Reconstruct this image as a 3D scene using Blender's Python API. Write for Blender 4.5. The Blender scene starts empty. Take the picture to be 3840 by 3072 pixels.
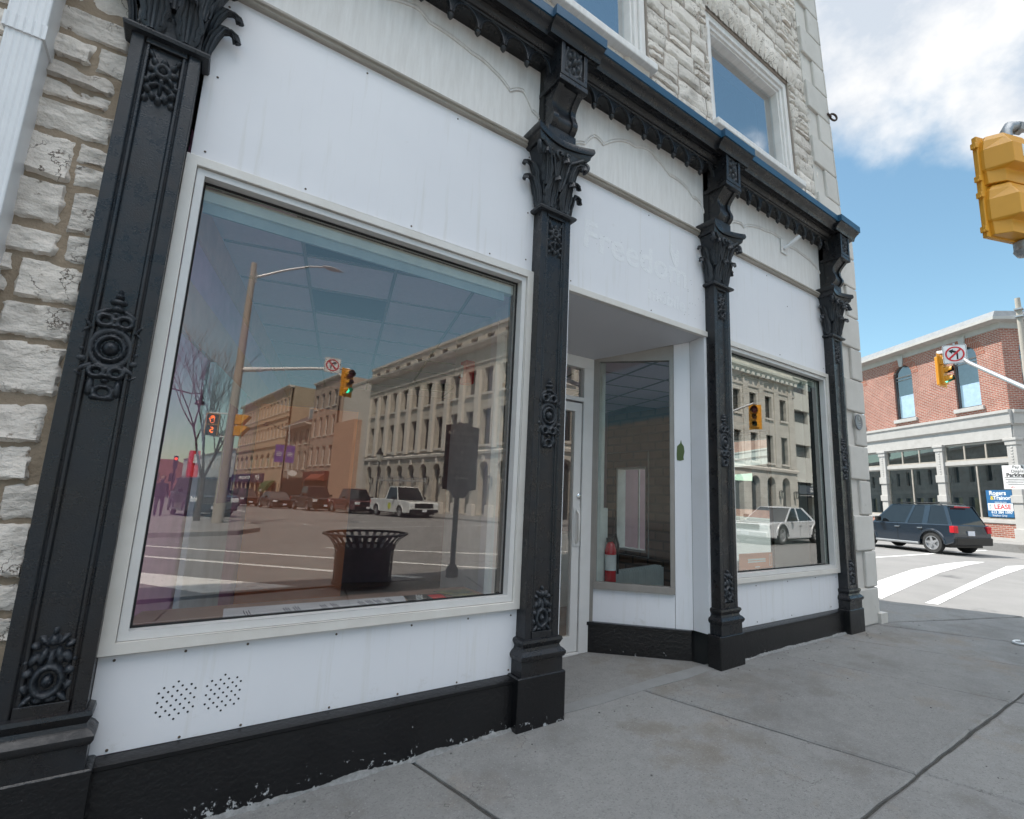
import bpy, bmesh, math, random
from mathutils import Vector, Matrix, noise
R = math.radians
sc = bpy.context.scene
col = sc.collection
rnd = random.Random(7)

# ------------------------------------------------------------------ camera
cam_d = bpy.data.cameras.new('camera')
cam = bpy.data.objects.new('camera', cam_d); col.objects.link(cam); sc.camera = cam
YAW, PIT, ROL = 0.6119946, 0.1715708, 0.0385198
fw = Vector((math.sin(YAW)*math.cos(PIT), math.cos(YAW)*math.cos(PIT), math.sin(PIT)))
rt = fw.cross(Vector((0,0,1))).normalized(); up = rt.cross(fw)
c_, s_ = math.cos(ROL), math.sin(ROL)
rt2 = rt*c_ + up*s_; up2 = -rt*s_ + up*c_
M = Matrix((( rt2.x, up2.x, -fw.x, 0),( rt2.y, up2.y, -fw.y, -2.8),( rt2.z, up2.z, -fw.z, 1.08828),(0,0,0,1)))
cam.matrix_world = M
cam_d.sensor_width = 36; cam_d.lens = 36*1880.955/3840
cam_d.shift_x = -(2025.6-1920)/3840; cam_d.shift_y = (1537.8-1536)/3840
cam_d.clip_start = 0.05; cam_d.clip_end = 5000

# ------------------------------------------------------------------ light
SUN_AZ, SUN_EL = R(-28), R(56)          # azimuth from +y towards +x
sdir = Vector((math.sin(SUN_AZ)*math.cos(SUN_EL), math.cos(SUN_AZ)*math.cos(SUN_EL), math.sin(SUN_EL)))
sd = bpy.data.lights.new('sun', 'SUN'); sd.energy = 3.3; sd.angle = R(0.53); sd.color = (1, .95, .88)
so = bpy.data.objects.new('sun', sd); col.objects.link(so)
so.rotation_euler = sdir.to_track_quat('Z', 'Y').to_euler()
w = bpy.data.worlds.new('World'); sc.world = w; w.use_nodes = True
nt = w.node_tree; nt.nodes.clear()
def N(t, typ, **k):
    n = t.nodes.new(typ)
    for a, b in k.items(): setattr(n, a, b)
    return n
def setin(n, **k):
    for a, b in k.items(): n.inputs[a.replace('_', ' ')].default_value = b
wo = N(nt, 'ShaderNodeOutputWorld'); bg = N(nt, 'ShaderNodeBackground')
sky = N(nt, 'ShaderNodeTexSky', sky_type='NISHITA', sun_disc=False, sun_elevation=SUN_EL, sun_rotation=SUN_AZ)
sky.air_density = 1.0; sky.dust_density = 0.6; sky.ozone_density = 2.2
tc = N(nt, 'ShaderNodeTexCoord')
mp = N(nt, 'ShaderNodeMapping'); mp.inputs['Scale'].default_value = (1, 1, 1.35); mp.inputs['Location'].default_value = (.35, .1, .42)
nz = N(nt, 'ShaderNodeTexNoise'); setin(nz, Scale=3.1, Detail=9.0, Roughness=.52, Distortion=.1)
nt.links.new(tc.outputs['Generated'], mp.inputs['Vector']); nt.links.new(mp.outputs[0], nz.inputs['Vector'])
# a big cumulus stands high over the cross street
vd = N(nt, 'ShaderNodeVectorMath', operation='DISTANCE')
ca, ce = R(80), R(50)
vd.inputs[1].default_value = (math.sin(ca)*math.cos(ce), math.cos(ca)*math.cos(ce), math.sin(ce))
nt.links.new(tc.outputs['Generated'], vd.inputs[0])
mr = N(nt, 'ShaderNodeMapRange'); setin(mr, From_Min=0.08, From_Max=0.46, To_Min=.26, To_Max=-.26)
nt.links.new(vd.outputs['Value'], mr.inputs['Value'])
# unseen broken cloud, added overhead and behind the camera to light the shaded facade
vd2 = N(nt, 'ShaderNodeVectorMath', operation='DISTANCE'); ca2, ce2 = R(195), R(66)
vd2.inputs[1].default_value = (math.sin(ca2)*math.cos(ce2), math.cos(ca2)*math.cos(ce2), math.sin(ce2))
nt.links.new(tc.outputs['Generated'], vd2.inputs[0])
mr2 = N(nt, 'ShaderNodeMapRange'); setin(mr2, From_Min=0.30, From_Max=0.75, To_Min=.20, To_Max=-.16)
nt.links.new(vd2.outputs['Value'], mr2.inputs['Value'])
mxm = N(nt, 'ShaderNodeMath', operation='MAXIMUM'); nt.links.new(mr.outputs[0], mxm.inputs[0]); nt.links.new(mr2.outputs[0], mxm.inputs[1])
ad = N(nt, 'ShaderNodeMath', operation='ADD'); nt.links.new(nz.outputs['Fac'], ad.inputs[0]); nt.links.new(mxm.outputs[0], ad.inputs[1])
cr = N(nt, 'ShaderNodeValToRGB'); cr.color_ramp.elements[0].position = .47; cr.color_ramp.elements[1].position = .64; cr.color_ramp.interpolation = 'EASE'
nt.links.new(ad.outputs[0], cr.inputs[0])
nz2 = N(nt, 'ShaderNodeTexNoise'); setin(nz2, Scale=5.0, Detail=6.0, Roughness=.6)
nt.links.new(mp.outputs[0], nz2.inputs['Vector'])
cc = N(nt, 'ShaderNodeMix', data_type='RGBA'); cc.inputs[6].default_value = (10.5, 11, 11.8, 1); cc.inputs[7].default_value = (18.5, 18.3, 18.2, 1)  # extra-bright tones of the added unseen cloud
nt.links.new(nz2.outputs['Fac'], cc.inputs[0])
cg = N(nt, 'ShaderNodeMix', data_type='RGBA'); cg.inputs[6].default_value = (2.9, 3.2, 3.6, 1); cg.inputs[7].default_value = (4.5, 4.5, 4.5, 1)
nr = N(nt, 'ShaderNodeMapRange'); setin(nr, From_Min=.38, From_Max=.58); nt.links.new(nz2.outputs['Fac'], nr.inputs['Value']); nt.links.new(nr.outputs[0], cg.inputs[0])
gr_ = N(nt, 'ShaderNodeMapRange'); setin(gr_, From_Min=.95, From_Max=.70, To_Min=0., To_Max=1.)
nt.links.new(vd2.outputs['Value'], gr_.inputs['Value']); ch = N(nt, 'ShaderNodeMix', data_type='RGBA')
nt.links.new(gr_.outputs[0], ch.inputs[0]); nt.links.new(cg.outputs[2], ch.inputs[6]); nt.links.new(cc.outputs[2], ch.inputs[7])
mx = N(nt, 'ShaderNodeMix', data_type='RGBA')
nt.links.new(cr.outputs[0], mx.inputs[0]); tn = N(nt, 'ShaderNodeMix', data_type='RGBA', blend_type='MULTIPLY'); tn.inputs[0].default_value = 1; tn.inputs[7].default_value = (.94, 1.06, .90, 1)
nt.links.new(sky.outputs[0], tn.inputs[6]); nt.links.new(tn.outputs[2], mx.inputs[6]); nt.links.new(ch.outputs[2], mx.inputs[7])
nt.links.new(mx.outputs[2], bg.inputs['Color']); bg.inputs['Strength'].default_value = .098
nt.links.new(bg.outputs[0], wo.inputs[0])
sc.view_settings.view_transform = 'Standard'; sc.view_settings.look = 'None'
sc.view_settings.exposure = 1.27; sc.view_settings.gamma = 1
sc.render.engine = 'CYCLES'
try:
    sc.cycles.use_denoising = True; sc.cycles.max_bounces = 9; sc.cycles.glossy_bounces = 5
    sc.cycles.diffuse_bounces = 4; sc.cycles.transparent_max_bounces = 16; sc.cycles.sample_clamp_indirect = 6
except Exception: pass

# ------------------------------------------------------------------ materials
MATS = {}
def pm(name, c, rough=.6, c2=None, vs=4.0, var=.5, bump=0., bs=60., metal=0., spec=.5, emis=None, es=0., coat=0., stretch=None, dist=.02):
    if name in MATS: return MATS[name]
    m = bpy.data.materials.new(name); m.use_nodes = True; t = m.node_tree
    b = t.nodes['Principled BSDF']
    b.inputs['Roughness'].default_value = rough; b.inputs['Metallic'].default_value = metal
    b.inputs['Specular IOR Level'].default_value = spec; b.inputs['Coat Weight'].default_value = coat
    b.inputs['Coat Roughness'].default_value = .05
    tcn = N(t, 'ShaderNodeTexCoord'); mpn = N(t, 'ShaderNodeMapping')
    if stretch: mpn.inputs['Scale'].default_value = stretch
    t.links.new(tcn.outputs['Object'], mpn.inputs['Vector'])
    if c2 is None: c2 = tuple(x*.8 for x in c)
    n1 = N(t, 'ShaderNodeTexNoise'); setin(n1, Scale=vs, Detail=7.0, Roughness=.62)
    t.links.new(mpn.outputs[0], n1.inputs['Vector'])
    r = N(t, 'ShaderNodeValToRGB'); e = r.color_ramp.elements
    e[0].position = .5-var*.5*.6; e[1].position = .5+var*.5*.6; e[0].color = (*c2, 1); e[1].color = (*c, 1)
    t.links.new(n1.outputs['Fac'], r.inputs[0]); t.links.new(r.outputs[0], b.inputs['Base Color'])
    if bump:
        n2 = N(t, 'ShaderNodeTexNoise'); setin(n2, Scale=bs, Detail=5.0, Roughness=.6)
        t.links.new(mpn.outputs[0], n2.inputs['Vector'])
        bm_ = N(t, 'ShaderNodeBump'); bm_.inputs['Strength'].default_value = bump; bm_.inputs['Distance'].default_value = dist
        t.links.new(n2.outputs['Fac'], bm_.inputs['Height']); t.links.new(bm_.outputs[0], b.inputs['Normal'])
    if emis:
        b.inputs['Emission Color'].default_value = (*emis, 1); b.inputs['Emission Strength'].default_value = es
    MATS[name] = m; return m

def spots(m, c, scale, lo, hi, zr=None, noise_scale=None):
    """paint flecks or dirt of their own shape mixed over a material"""
    t = m.node_tree; b = t.nodes['Principled BSDF']
    src = b.inputs['Base Color'].links[0].from_socket
    tcn = N(t, 'ShaderNodeTexCoord'); n1 = N(t, 'ShaderNodeTexNoise'); setin(n1, Scale=scale, Detail=6.0, Roughness=.7)
    t.links.new(tcn.outputs['Object'], n1.inputs['Vector'])
    fac = n1.outputs['Fac']
    if zr:
        sx = N(t, 'ShaderNodeSeparateXYZ'); t.links.new(tcn.outputs['Object'], sx.inputs[0])
        q = N(t, 'ShaderNodeMapRange'); setin(q, From_Min=zr[0], From_Max=zr[1], To_Min=zr[2], To_Max=0.)
        t.links.new(sx.outputs['Z'], q.inputs['Value'])
        a = N(t, 'ShaderNodeMath', operation='ADD'); t.links.new(fac, a.inputs[0]); t.links.new(q.outputs[0], a.inputs[1]); fac = a.outputs[0]
    r = N(t, 'ShaderNodeValToRGB'); r.color_ramp.elements[0].position = lo; r.color_ramp.elements[1].position = hi
    t.links.new(fac, r.inputs[0])
    x = N(t, 'ShaderNodeMix', data_type='RGBA'); x.inputs[7].default_value = (*c, 1)
    t.links.new(r.outputs[0], x.inputs[0]); t.links.new(src, x.inputs[6]); t.links.new(x.outputs[2], b.inputs['Base Color'])
    return m

def glass(name, ior=2.0, tint=(.9,.95,.93), wav=.0, gc=(1,1,1)):
    if name in MATS: return MATS[name]
    m = bpy.data.materials.new(name); m.use_nodes = True; t = m.node_tree; t.nodes.clear()
    o = N(t, 'ShaderNodeOutputMaterial'); mxs = N(t, 'ShaderNodeMixShader')
    g = N(t, 'ShaderNodeBsdfGlossy'); g.inputs['Roughness'].default_value = 0.0; g.inputs['Color'].default_value = (*gc, 1)
    tr = N(t, 'ShaderNodeBsdfTransparent'); tr.inputs['Color'].default_value = (*tint, 1)
    fr = N(t, 'ShaderNodeFresnel'); fr.inputs['IOR'].default_value = ior
    ge = N(t, 'ShaderNodeNewGeometry'); mi = N(t, 'ShaderNodeMath', operation='MULTIPLY_ADD')
    # only the outer skin of a pane mirrors
    su = N(t, 'ShaderNodeMath', operation='SUBTRACT'); su.inputs[0].default_value = 1.0
    t.links.new(ge.outputs['Backfacing'], su.inputs[1]); mu = N(t, 'ShaderNodeMath', operation='MULTIPLY')
    t.links.new(su.outputs[0], mu.inputs[0]); t.links.new(fr.outputs[0], mu.inputs[1])
    t.nodes.remove(mi)
    if wav:
        tcn = N(t, 'ShaderNodeTexCoord'); n1 = N(t, 'ShaderNodeTexNoise'); setin(n1, Scale=2.6, Detail=1.0)
        t.links.new(tcn.outputs['Object'], n1.inputs['Vector'])
        bp = N(t, 'ShaderNodeBump'); bp.inputs['Strength'].default_value = wav; bp.inputs['Distance'].default_value = .002
        t.links.new(n1.outputs['Fac'], bp.inputs['Height']); t.links.new(bp.outputs[0], g.inputs['Normal'])
    t.links.new(mu.outputs[0], mxs.inputs[0]); t.links.new(tr.outputs[0], mxs.inputs[1]); t.links.new(g.outputs[0], mxs.inputs[2])
    t.links.new(mxs.outputs[0], o.inputs[0]); MATS[name] = m; return m

def brick(name, a, b_, mortar, bw=.22, rh=.075, ms=.012, rot=0., bump=.4, var=0.):
    if name in MATS: return MATS[name]
    m = bpy.data.materials.new(name); m.use_nodes = True; t = m.node_tree; b = t.nodes['Principled BSDF']
    b.inputs['Roughness'].default_value = .85; b.inputs['Specular IOR Level'].default_value = .2
    tcn = N(t, 'ShaderNodeTexCoord'); mpn = N(t, 'ShaderNodeMapping'); mpn.inputs['Rotation'].default_value = (R(90), 0, 0)
    # wall coordinates: run along the facade, height
    vr = N(t, 'ShaderNodeVectorRotate', rotation_type='Z_AXIS'); vr.inputs['Angle'].default_value = rot
    t.links.new(tcn.outputs['Object'], vr.inputs['Vector'])
    sx = N(t, 'ShaderNodeSeparateXYZ'); t.links.new(vr.outputs[0], sx.inputs[0])
    cb = N(t, 'ShaderNodeCombineXYZ'); t.links.new(sx.outputs['X'], cb.inputs['X']); t.links.new(sx.outputs['Z'], cb.inputs['Y'])
    t.nodes.remove(mpn)
    bt = N(t, 'ShaderNodeTexBrick'); setin(bt, Scale=1.0, Mortar_Size=ms, Brick_Width=bw, Row_Height=rh, Mortar_Smooth=.15, Bias=0.)
    bt.inputs['Color1'].default_value = (*a, 1); bt.inputs['Color2'].default_value = (*b_, 1); bt.inputs['Mortar'].default_value = (*mortar, 1)
    t.links.new(cb.outputs[0], bt.inputs['Vector'])
    n1 = N(t, 'ShaderNodeTexNoise'); setin(n1, Scale=1.2, Detail=8.0, Roughness=.7); t.links.new(tcn.outputs['Object'], n1.inputs['Vector'])
    x = N(t, 'ShaderNodeMix', data_type='RGBA', blend_type='MULTIPLY'); x.inputs[0].default_value = .55
    r = N(t, 'ShaderNodeValToRGB'); r.color_ramp.elements[0].position = .3; r.color_ramp.elements[1].position = .65
    r.color_ramp.elements[0].color = (.55, .52, .5, 1); t.links.new(n1.outputs['Fac'], r.inputs[0])
    t.links.new(bt.outputs['Color'], x.inputs[6]); t.links.new(r.outputs[0], x.inputs[7]); t.links.new(x.outputs[2], b.inputs['Base Color'])
    bp = N(t, 'ShaderNodeBump'); bp.invert = True; bp.inputs['Strength'].default_value = bump; bp.inputs['Distance'].default_value = .01
    t.links.new(bt.outputs['Fac'], bp.inputs['Height']); t.links.new(bp.outputs[0], b.inputs['Normal'])
    MATS[name] = m; return m

m_iron = pm('black_iron_paint', (.010,.013,.018), .26, (.013,.010,.009), 3.5, .8, .55, 140, dist=.003)
m_iron = spots(m_iron, (.10,.085,.075), 55, .68, .74)
m_iron_dirty = pm('dusty_iron_paint', (.030,.034,.040), .42, (.010,.012,.017), 14, .8, .5, 160, dist=.006)
def sheen(m, lo, hi, sc_):
    t = m.node_tree; b = t.nodes['Principled BSDF']; tcn = N(t, 'ShaderNodeTexCoord'); n1 = N(t, 'ShaderNodeTexNoise'); setin(n1, Scale=sc_, Detail=6.0, Roughness=.7)
    t.links.new(tcn.outputs['Object'], n1.inputs['Vector']); q = N(t, 'ShaderNodeMapRange'); setin(q, From_Min=.35, From_Max=.65, To_Min=lo, To_Max=hi)
    t.links.new(n1.outputs['Fac'], q.inputs['Value']); t.links.new(q.outputs[0], b.inputs['Roughness'])
sheen(m_iron, .14, .55, 10); sheen(m_iron_dirty, .22, .7, 14)
m_plinth = spots(spots(pm('black_gloss_masonry_paint', (.009,.009,.010), .24, (.004,.004,.005), 5, .8, .45, 45, dist=.01), (.34,.34,.34), 7.5, .735, .742), (.40,.40,.40), 26, .70, .74, zr=(.0, .12, .16))
m_white = spots(pm('white_sheet_paint', (.74,.735,.755), .42, (.685,.68,.705), 1.1, .9, .06, 6, dist=.004), (.50,.47,.42), 1.7, .66, .95)
m_white = spots(m_white, (.46,.43,.38), 7, .66, .95, zr=(.30, .46, .12)); m_white = spots(m_white, (.60,.56,.50), 24, .70, .82)
def drips(m, c, lo, hi):
    t = m.node_tree; b = t.nodes['Principled BSDF']; src = b.inputs['Base Color'].links[0].from_socket
    tcn = N(t, 'ShaderNodeTexCoord'); mpn = N(t, 'ShaderNodeMapping'); mpn.inputs['Scale'].default_value = (16,1,.9); t.links.new(tcn.outputs['Object'], mpn.inputs['Vector'])
    n1 = N(t, 'ShaderNodeTexNoise'); setin(n1, Scale=1.3, Detail=5.0, Roughness=.6); t.links.new(mpn.outputs[0], n1.inputs['Vector'])
    r = N(t, 'ShaderNodeMapRange'); setin(r, From_Min=lo, From_Max=hi); t.links.new(n1.outputs['Fac'], r.inputs['Value'])
    x = N(t, 'ShaderNodeMix', data_type='RGBA'); x.inputs[7].default_value = (*c, 1); t.links.new(r.outputs[0], x.inputs[0]); t.links.new(src, x.inputs[6]); t.links.new(x.outputs[2], b.inputs['Base Color'])
drips(m_white, (.63,.615,.60), .56, .78)
m_frieze = pm('old_white_wood_paint', (.78,.76,.74), .6, (.62,.59,.56), 3, .9, .5, 22, stretch=(9,1,1), dist=.004)
m_mould = pm('weathered_white_wood', (.52,.48,.43), .75, (.25,.22,.18), 5, .9, .7, 28, stretch=(.5,3,8), dist=.01)
m_alu = pm('warm_aluminium', (.70,.67,.63), .36, (.62,.58,.53), 6, .9, .05, 50, metal=.1)
m_alu2 = pm('grey_aluminium', (.66,.65,.64), .34, (.60,.58,.56), 6, .9, .05, 50, metal=.12)
m_alud = pm('dull_bronze_aluminium', (.30,.28,.26), .4, (.24,.22,.2), 6, .9, 0, 50, metal=.3)
m_flash = pm('blue_metal_flashing', (.015,.075,.14), .42, (.010,.06,.12), 8, .7)
m_dark = pm('dark_recess', (.02,.02,.02), .9)
m_stone = spots(pm('pale_limestone_whitewashed', (.76,.70,.64), .88, (.60,.545,.485), 6, .9, 1., 30, dist=.016, stretch=(1,1,1.6)), (.24,.19,.145), 15, .61, .68)
def cracks(m, c, sc_, w_):
    t = m.node_tree; b = t.nodes['Principled BSDF']; src = b.inputs['Base Color'].links[0].from_socket
    tcn = N(t, 'ShaderNodeTexCoord'); n1 = N(t, 'ShaderNodeTexNoise'); setin(n1, Scale=7.0, Detail=6.0, Roughness=.6); t.links.new(tcn.outputs['Object'], n1.inputs['Vector'])
    mm = N(t, 'ShaderNodeVectorMath', operation='MULTIPLY_ADD'); mm.inputs[1].default_value = (.35,.35,.35); t.links.new(n1.outputs['Color'], mm.inputs[0]); t.links.new(tcn.outputs['Object'], mm.inputs[2])
    v = N(t, 'ShaderNodeTexVoronoi', feature='DISTANCE_TO_EDGE'); v.inputs['Scale'].default_value = sc_; t.links.new(mm.outputs[0], v.inputs['Vector'])
    q = N(t, 'ShaderNodeMapRange'); setin(q, From_Min=w_, From_Max=w_*3, To_Min=1., To_Max=0.); t.links.new(v.outputs['Distance'], q.inputs['Value'])
    n2 = N(t, 'ShaderNodeTexNoise'); setin(n2, Scale=3.5, Detail=3.0); t.links.new(tcn.outputs['Object'], n2.inputs['Vector'])
    k = N(t, 'ShaderNodeMapRange'); setin(k, From_Min=.50, From_Max=.60); t.links.new(n2.outputs['Fac'], k.inputs['Value'])
    u = N(t, 'ShaderNodeMath', operation='MULTIPLY'); t.links.new(q.outputs[0], u.inputs[0]); t.links.new(k.outputs[0], u.inputs[1])
    x = N(t, 'ShaderNodeMix', data_type='RGBA'); x.inputs[7].default_value = (*c, 1); t.links.new(u.outputs[0], x.inputs[0]); t.links.new(src, x.inputs[6]); t.links.new(x.outputs[2], b.inputs['Base Color'])
    return m
cracks(m_stone, (.12,.095,.075), 7, .010); spots(m_stone, (.40,.36,.32), 2.5, .54, .70)
m_mortar = pm('tan_mortar', (.34,.27,.20), .95, (.24,.185,.13), 9, .8, .8, 60, dist=.01)
m_mortar2 = pm('pale_mortar', (.42,.36,.31), .95, (.34,.29,.25), 9, .8, .8, 60, dist=.01)
m_quoin = spots(pm('dressed_limestone', (.60,.57,.53), .8, (.52,.49,.45), 4, .8, .5, 60, dist=.006), (.24,.22,.19), 6, .64, .85)
m_conc = spots(pm('sidewalk_concrete', (.255,.250,.240), .9, (.205,.20,.193), 14, .9, 1., 160, dist=.006), (.22,.165,.115), .9, .56, .80)
m_conc = spots(m_conc, (.15,.148,.142), 75, .53, .66); m_conc = spots(m_conc, (.185,.155,.12), 1.6, .55, .74); m_conc = spots(m_conc, (.155,.15,.145), .8, .50, .70); m_conc = spots(m_conc, (.32,.315,.305), 95, .58, .68); m_conc = spots(m_conc, (.09,.09,.085), 11, .71, .735); m_conc = spots(m_conc, (.34,.335,.32), 60, .66, .74)
def island_tone(m, lo, hi):
    t = m.node_tree; b = t.nodes['Principled BSDF']; src = b.inputs['Base Color'].links[0].from_socket
    g_ = N(t, 'ShaderNodeNewGeometry'); q = N(t, 'ShaderNodeMapRange'); setin(q, To_Min=lo, To_Max=hi); t.links.new(g_.outputs['Random Per Island'], q.inputs['Value'])
    x = N(t, 'ShaderNodeMix', data_type='RGBA', blend_type='MULTIPLY'); x.inputs[0].default_value = 1; c = N(t, 'ShaderNodeCombineColor')
    for k in ('Red','Green','Blue'): t.links.new(q.outputs[0], c.inputs[k])
    t.links.new(src, x.inputs[6]); t.links.new(c.outputs[0], x.inputs[7]); t.links.new(x.outputs[2], b.inputs['Base Color'])
cracks(m_conc, (.07,.068,.064), .9, .0009); island_tone(m_conc, .90, 1.12); island_tone(m_stone, .86, 1.10); island_tone(m_quoin, .88, 1.08)
m_joint = pm('joint_grit', (.06,.057,.05), 1., (.03,.03,.027), 40, .8, .8, 200)
m_caulk = pm('crumbly_grey_caulk', (.38,.38,.375), .95, (.16,.16,.155), 26, .8, .9, 120)
m_asph = spots(pm('worn_asphalt', (.22,.215,.21), .9, (.17,.167,.163), 1.2, .9, .5, 180, dist=.006), (.07,.07,.07), .35, .60, .72)
m_mark = spots(pm('road_paint', (.78,.78,.76), .7, (.66,.66,.64), 8, .8), (.25,.25,.24), 9, .57, .66)
m_wmet = pm('white_enamel', (.74,.74,.75), .35, (.68,.68,.69), 5, .8)
m_galv = pm('galvanised_steel', (.42,.43,.44), .45, (.32,.33,.34), 12, .8, metal=.6)
m_pole = pm('concrete_pole', (.40,.36,.31), .85, (.33,.30,.26), 8, .8, .3, 80)
m_yel = pm('signal_yellow', (.72,.34,.03), .42, (.64,.29,.02), 3, .8)
m_blk = pm('black_plastic', (.012,.012,.012), .4)
m_rub = pm('tyre_rubber', (.035,.035,.035), .8)
m_wheel = pm('alloy_wheel', (.55,.56,.58), .3, metal=.7)
m_chr = pm('chrome', (.8,.8,.8), .12, metal=1.)
m_cglass = pm('car_glass', (.008,.010,.012), .03, spec=.7)
m_bglass = pm('building_glass', (.018,.026,.030), .04, spec=1.0, coat=1.)
m_signw = pm('sign_white', (.80,.80,.80), .5)
m_signr = pm('sign_red', (.62,.02,.03), .5)
m_txt = pm('sign_black', (.01,.01,.01), .6)
m_pane = glass('shop_glass', 2.6, (.97,.98,.97), wav=.004, gc=(1,.92,.84))
m_pane2 = glass('side_glass', 3.6, wav=.008, gc=(1,.97,.93))

# ------------------------------------------------------------------ mesh helpers
class Fr:
    """a facade frame: u runs along it, v comes out of it, z up"""
    def __init__(s, ox=0, oy=0, az=None, U=None, oz=0):
        s.O = Vector((ox, oy, oz)); s.U = Vector((U[0], U[1], 0)).normalized() if U else Vector((1,0,0))
        s.Nn = Vector((s.U.y, -s.U.x, 0))
    def p(s, u, v, z): return s.O + s.U*u + s.Nn*v + Vector((0,0,z))
W0 = Fr()
class MB:
    def __init__(s, fr=None): s.v = []; s.f = []; s.fr = fr or W0
    def P(s, pts): b = len(s.v); s.v += [Vector(p) for p in pts]; return b
    def face(s, pts): b = s.P(pts); s.f.append(tuple(range(b, b+len(pts))))
    def L(s, u, v, z): return s.fr.p(u, v, z)
    def box(s, u0, u1, v0, v1, z0, z1):
        b = s.P([s.L(u, v, z) for z in (z0, z1) for v in (v0, v1) for u in (u0, u1)])
        for q in ((0,1,3,2),(4,6,7,5),(0,4,5,1),(2,3,7,6),(0,2,6,4),(1,5,7,3)): s.f.append(tuple(b+i for i in q))
    def prism(s, poly, a, b2, axis='v'):
        """poly: 2D points; axis v: points (u,z) extruded v a..b; axis u: points (v,z) along u; axis z: points (u,v) along z"""
        def P3(q, w_):
            return s.L(q[0], w_, q[1]) if axis == 'v' else s.L(w_, q[0], q[1]) if axis == 'u' else s.L(q[0], q[1], w_) if axis == 'zv' else Vector((q[0], q[1], w_))
        n = len(poly); b = s.P([P3(q, a) for q in poly] + [P3(q, b2) for q in poly])
        s.f.append(tuple(b+i for i in range(n))); s.f.append(tuple(b+n+i for i in reversed(range(n))))
        for i in range(n): j = (i+1) % n; s.f.append((b+i, b+n+i, b+n+j, b+j))
    def rows(s, rows, closed=False, cap=False):
        b = s.P([p for r_ in rows for p in r_]); n = len(rows[0])
        for i in range(len(rows)-1):
            for j in range(n if closed else n-1):
                k = (j+1) % n; s.f.append((b+i*n+j, b+i*n+k, b+(i+1)*n+k, b+(i+1)*n+j))
        if cap:
            s.f.append(tuple(b+j for j in reversed(range(n)))); q = b+(len(rows)-1)*n; s.f.append(tuple(q+j for j in range(n)))
    def lathe(s, c, prof, seg=20, axis=None):
        """prof [(r, h)] round the vertical, or round 'axis' vector"""
        ax = (Vector(axis) if axis else Vector((0,0,1))).normalized()
        a = ax.orthogonal().normalized(); b_ = ax.cross(a); c = Vector(c)
        s.rows([[c + ax*h + (a*math.cos(t)+b_*math.sin(t))*max(r, 1e-4) for t in [2*math.pi*k/seg for k in range(seg)]] for r, h in prof], closed=True, cap=True)
    def tube(s, pts, r, seg=10, r1=None):
        pts = [Vector(p) for p in pts]; rows = []; prev = None
        for i, p in enumerate(pts):
            d = (pts[min(i+1, len(pts)-1)] - pts[max(i-1, 0)]).normalized()
            a = d.orthogonal().normalized() if prev is None else (prev - d*prev.dot(d)).normalized()
            prev = a; b_ = d.cross(a); rr = r if r1 is None else r + (r1-r)*i/(len(pts)-1)
            rows.append([p + (a*math.cos(t)+b_*math.sin(t))*rr for t in [2*math.pi*k/seg for k in range(seg)]])
        s.rows(rows, closed=True, cap=True)
    def build(s, name, mat, parent=None, smooth=False, bevel=0., seg=2, tf=None, kind=None):
        loc = parent_loc(parent)
        me = bpy.data.meshes.new(name)
        vs = [(tf(v) if tf else v) for v in s.v]
        me.from_pydata([(v[0]-loc[0], v[1]-loc[1], v[2]-loc[2]) for v in vs], [], s.f)
        bm_ = bmesh.new(); bm_.from_mesh(me); bmesh.ops.remove_doubles(bm_, verts=bm_.verts, dist=1e-5)
        bmesh.ops.recalc_face_normals(bm_, faces=bm_.faces); bm_.to_mesh(me); bm_.free()
        me.materials.append(mat)
        o = bpy.data.objects.new(name, me); col.objects.link(o)
        if parent: o.parent = parent
        if smooth:
            for p in me.polygons: p.use_smooth = True
            try: me.set_sharp_from_angle(angle=R(smooth if smooth is not True else 45))
            except Exception: pass
        if bevel:
            bv = o.modifiers.new('bevel', 'BEVEL'); bv.width = bevel; bv.segments = seg; bv.limit_method = 'ANGLE'; bv.angle_limit = R(40)
        if kind: o['kind'] = kind
        return o
def parent_loc(p):
    l = Vector((0,0,0))
    while p: l += Vector(p.location); p = p.parent
    return l
def thing(name, label, cat, loc=(0,0,0), group=None):
    o = bpy.data.objects.new(name, None); col.objects.link(o); o.location = loc; o.empty_display_size = .1
    return tag(o, label, cat, group)
def tag(o, label, cat, group=None):
    o['label'] = label; o['category'] = cat
    if group: o['group'] = group
    return o
def copy_tree(o, loc, label=None, parent=None):
    c = o.copy(); col.objects.link(c)
    if parent is None: c.location = loc
    else: c.parent = parent
    for ch in list(o.children): copy_tree(ch, None, parent=c)
    if label and parent is None: c['label'] = label
    return c
def text(name, s, size, mat, parent, M_, ext=.002, align='CENTER', sx=1., bold=0.):
    cu = bpy.data.curves.new(name, 'FONT'); cu.body = s; cu.size = size; cu.extrude = ext; cu.align_x = align; cu.align_y = 'CENTER'
    cu.offset = bold; cu.materials.append(mat); cu.resolution_u = 3
    tmp = bpy.data.objects.new('tmp', cu); col.objects.link(tmp)
    dg = bpy.context.evaluated_depsgraph_get(); me = bpy.data.meshes.new_from_object(tmp.evaluated_get(dg)); me.name = name
    bpy.data.objects.remove(tmp); bpy.data.curves.remove(cu)
    if not me.materials: me.materials.append(mat)
    o = bpy.data.objects.new(name, me); col.objects.link(o)
    if parent: o.parent = parent
    M2 = M_.copy(); M2.translation -= parent_loc(parent)
    o.matrix_local = M2 @ Matrix.Diagonal((sx, 1, 1)).to_4x4()
    return o
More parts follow.
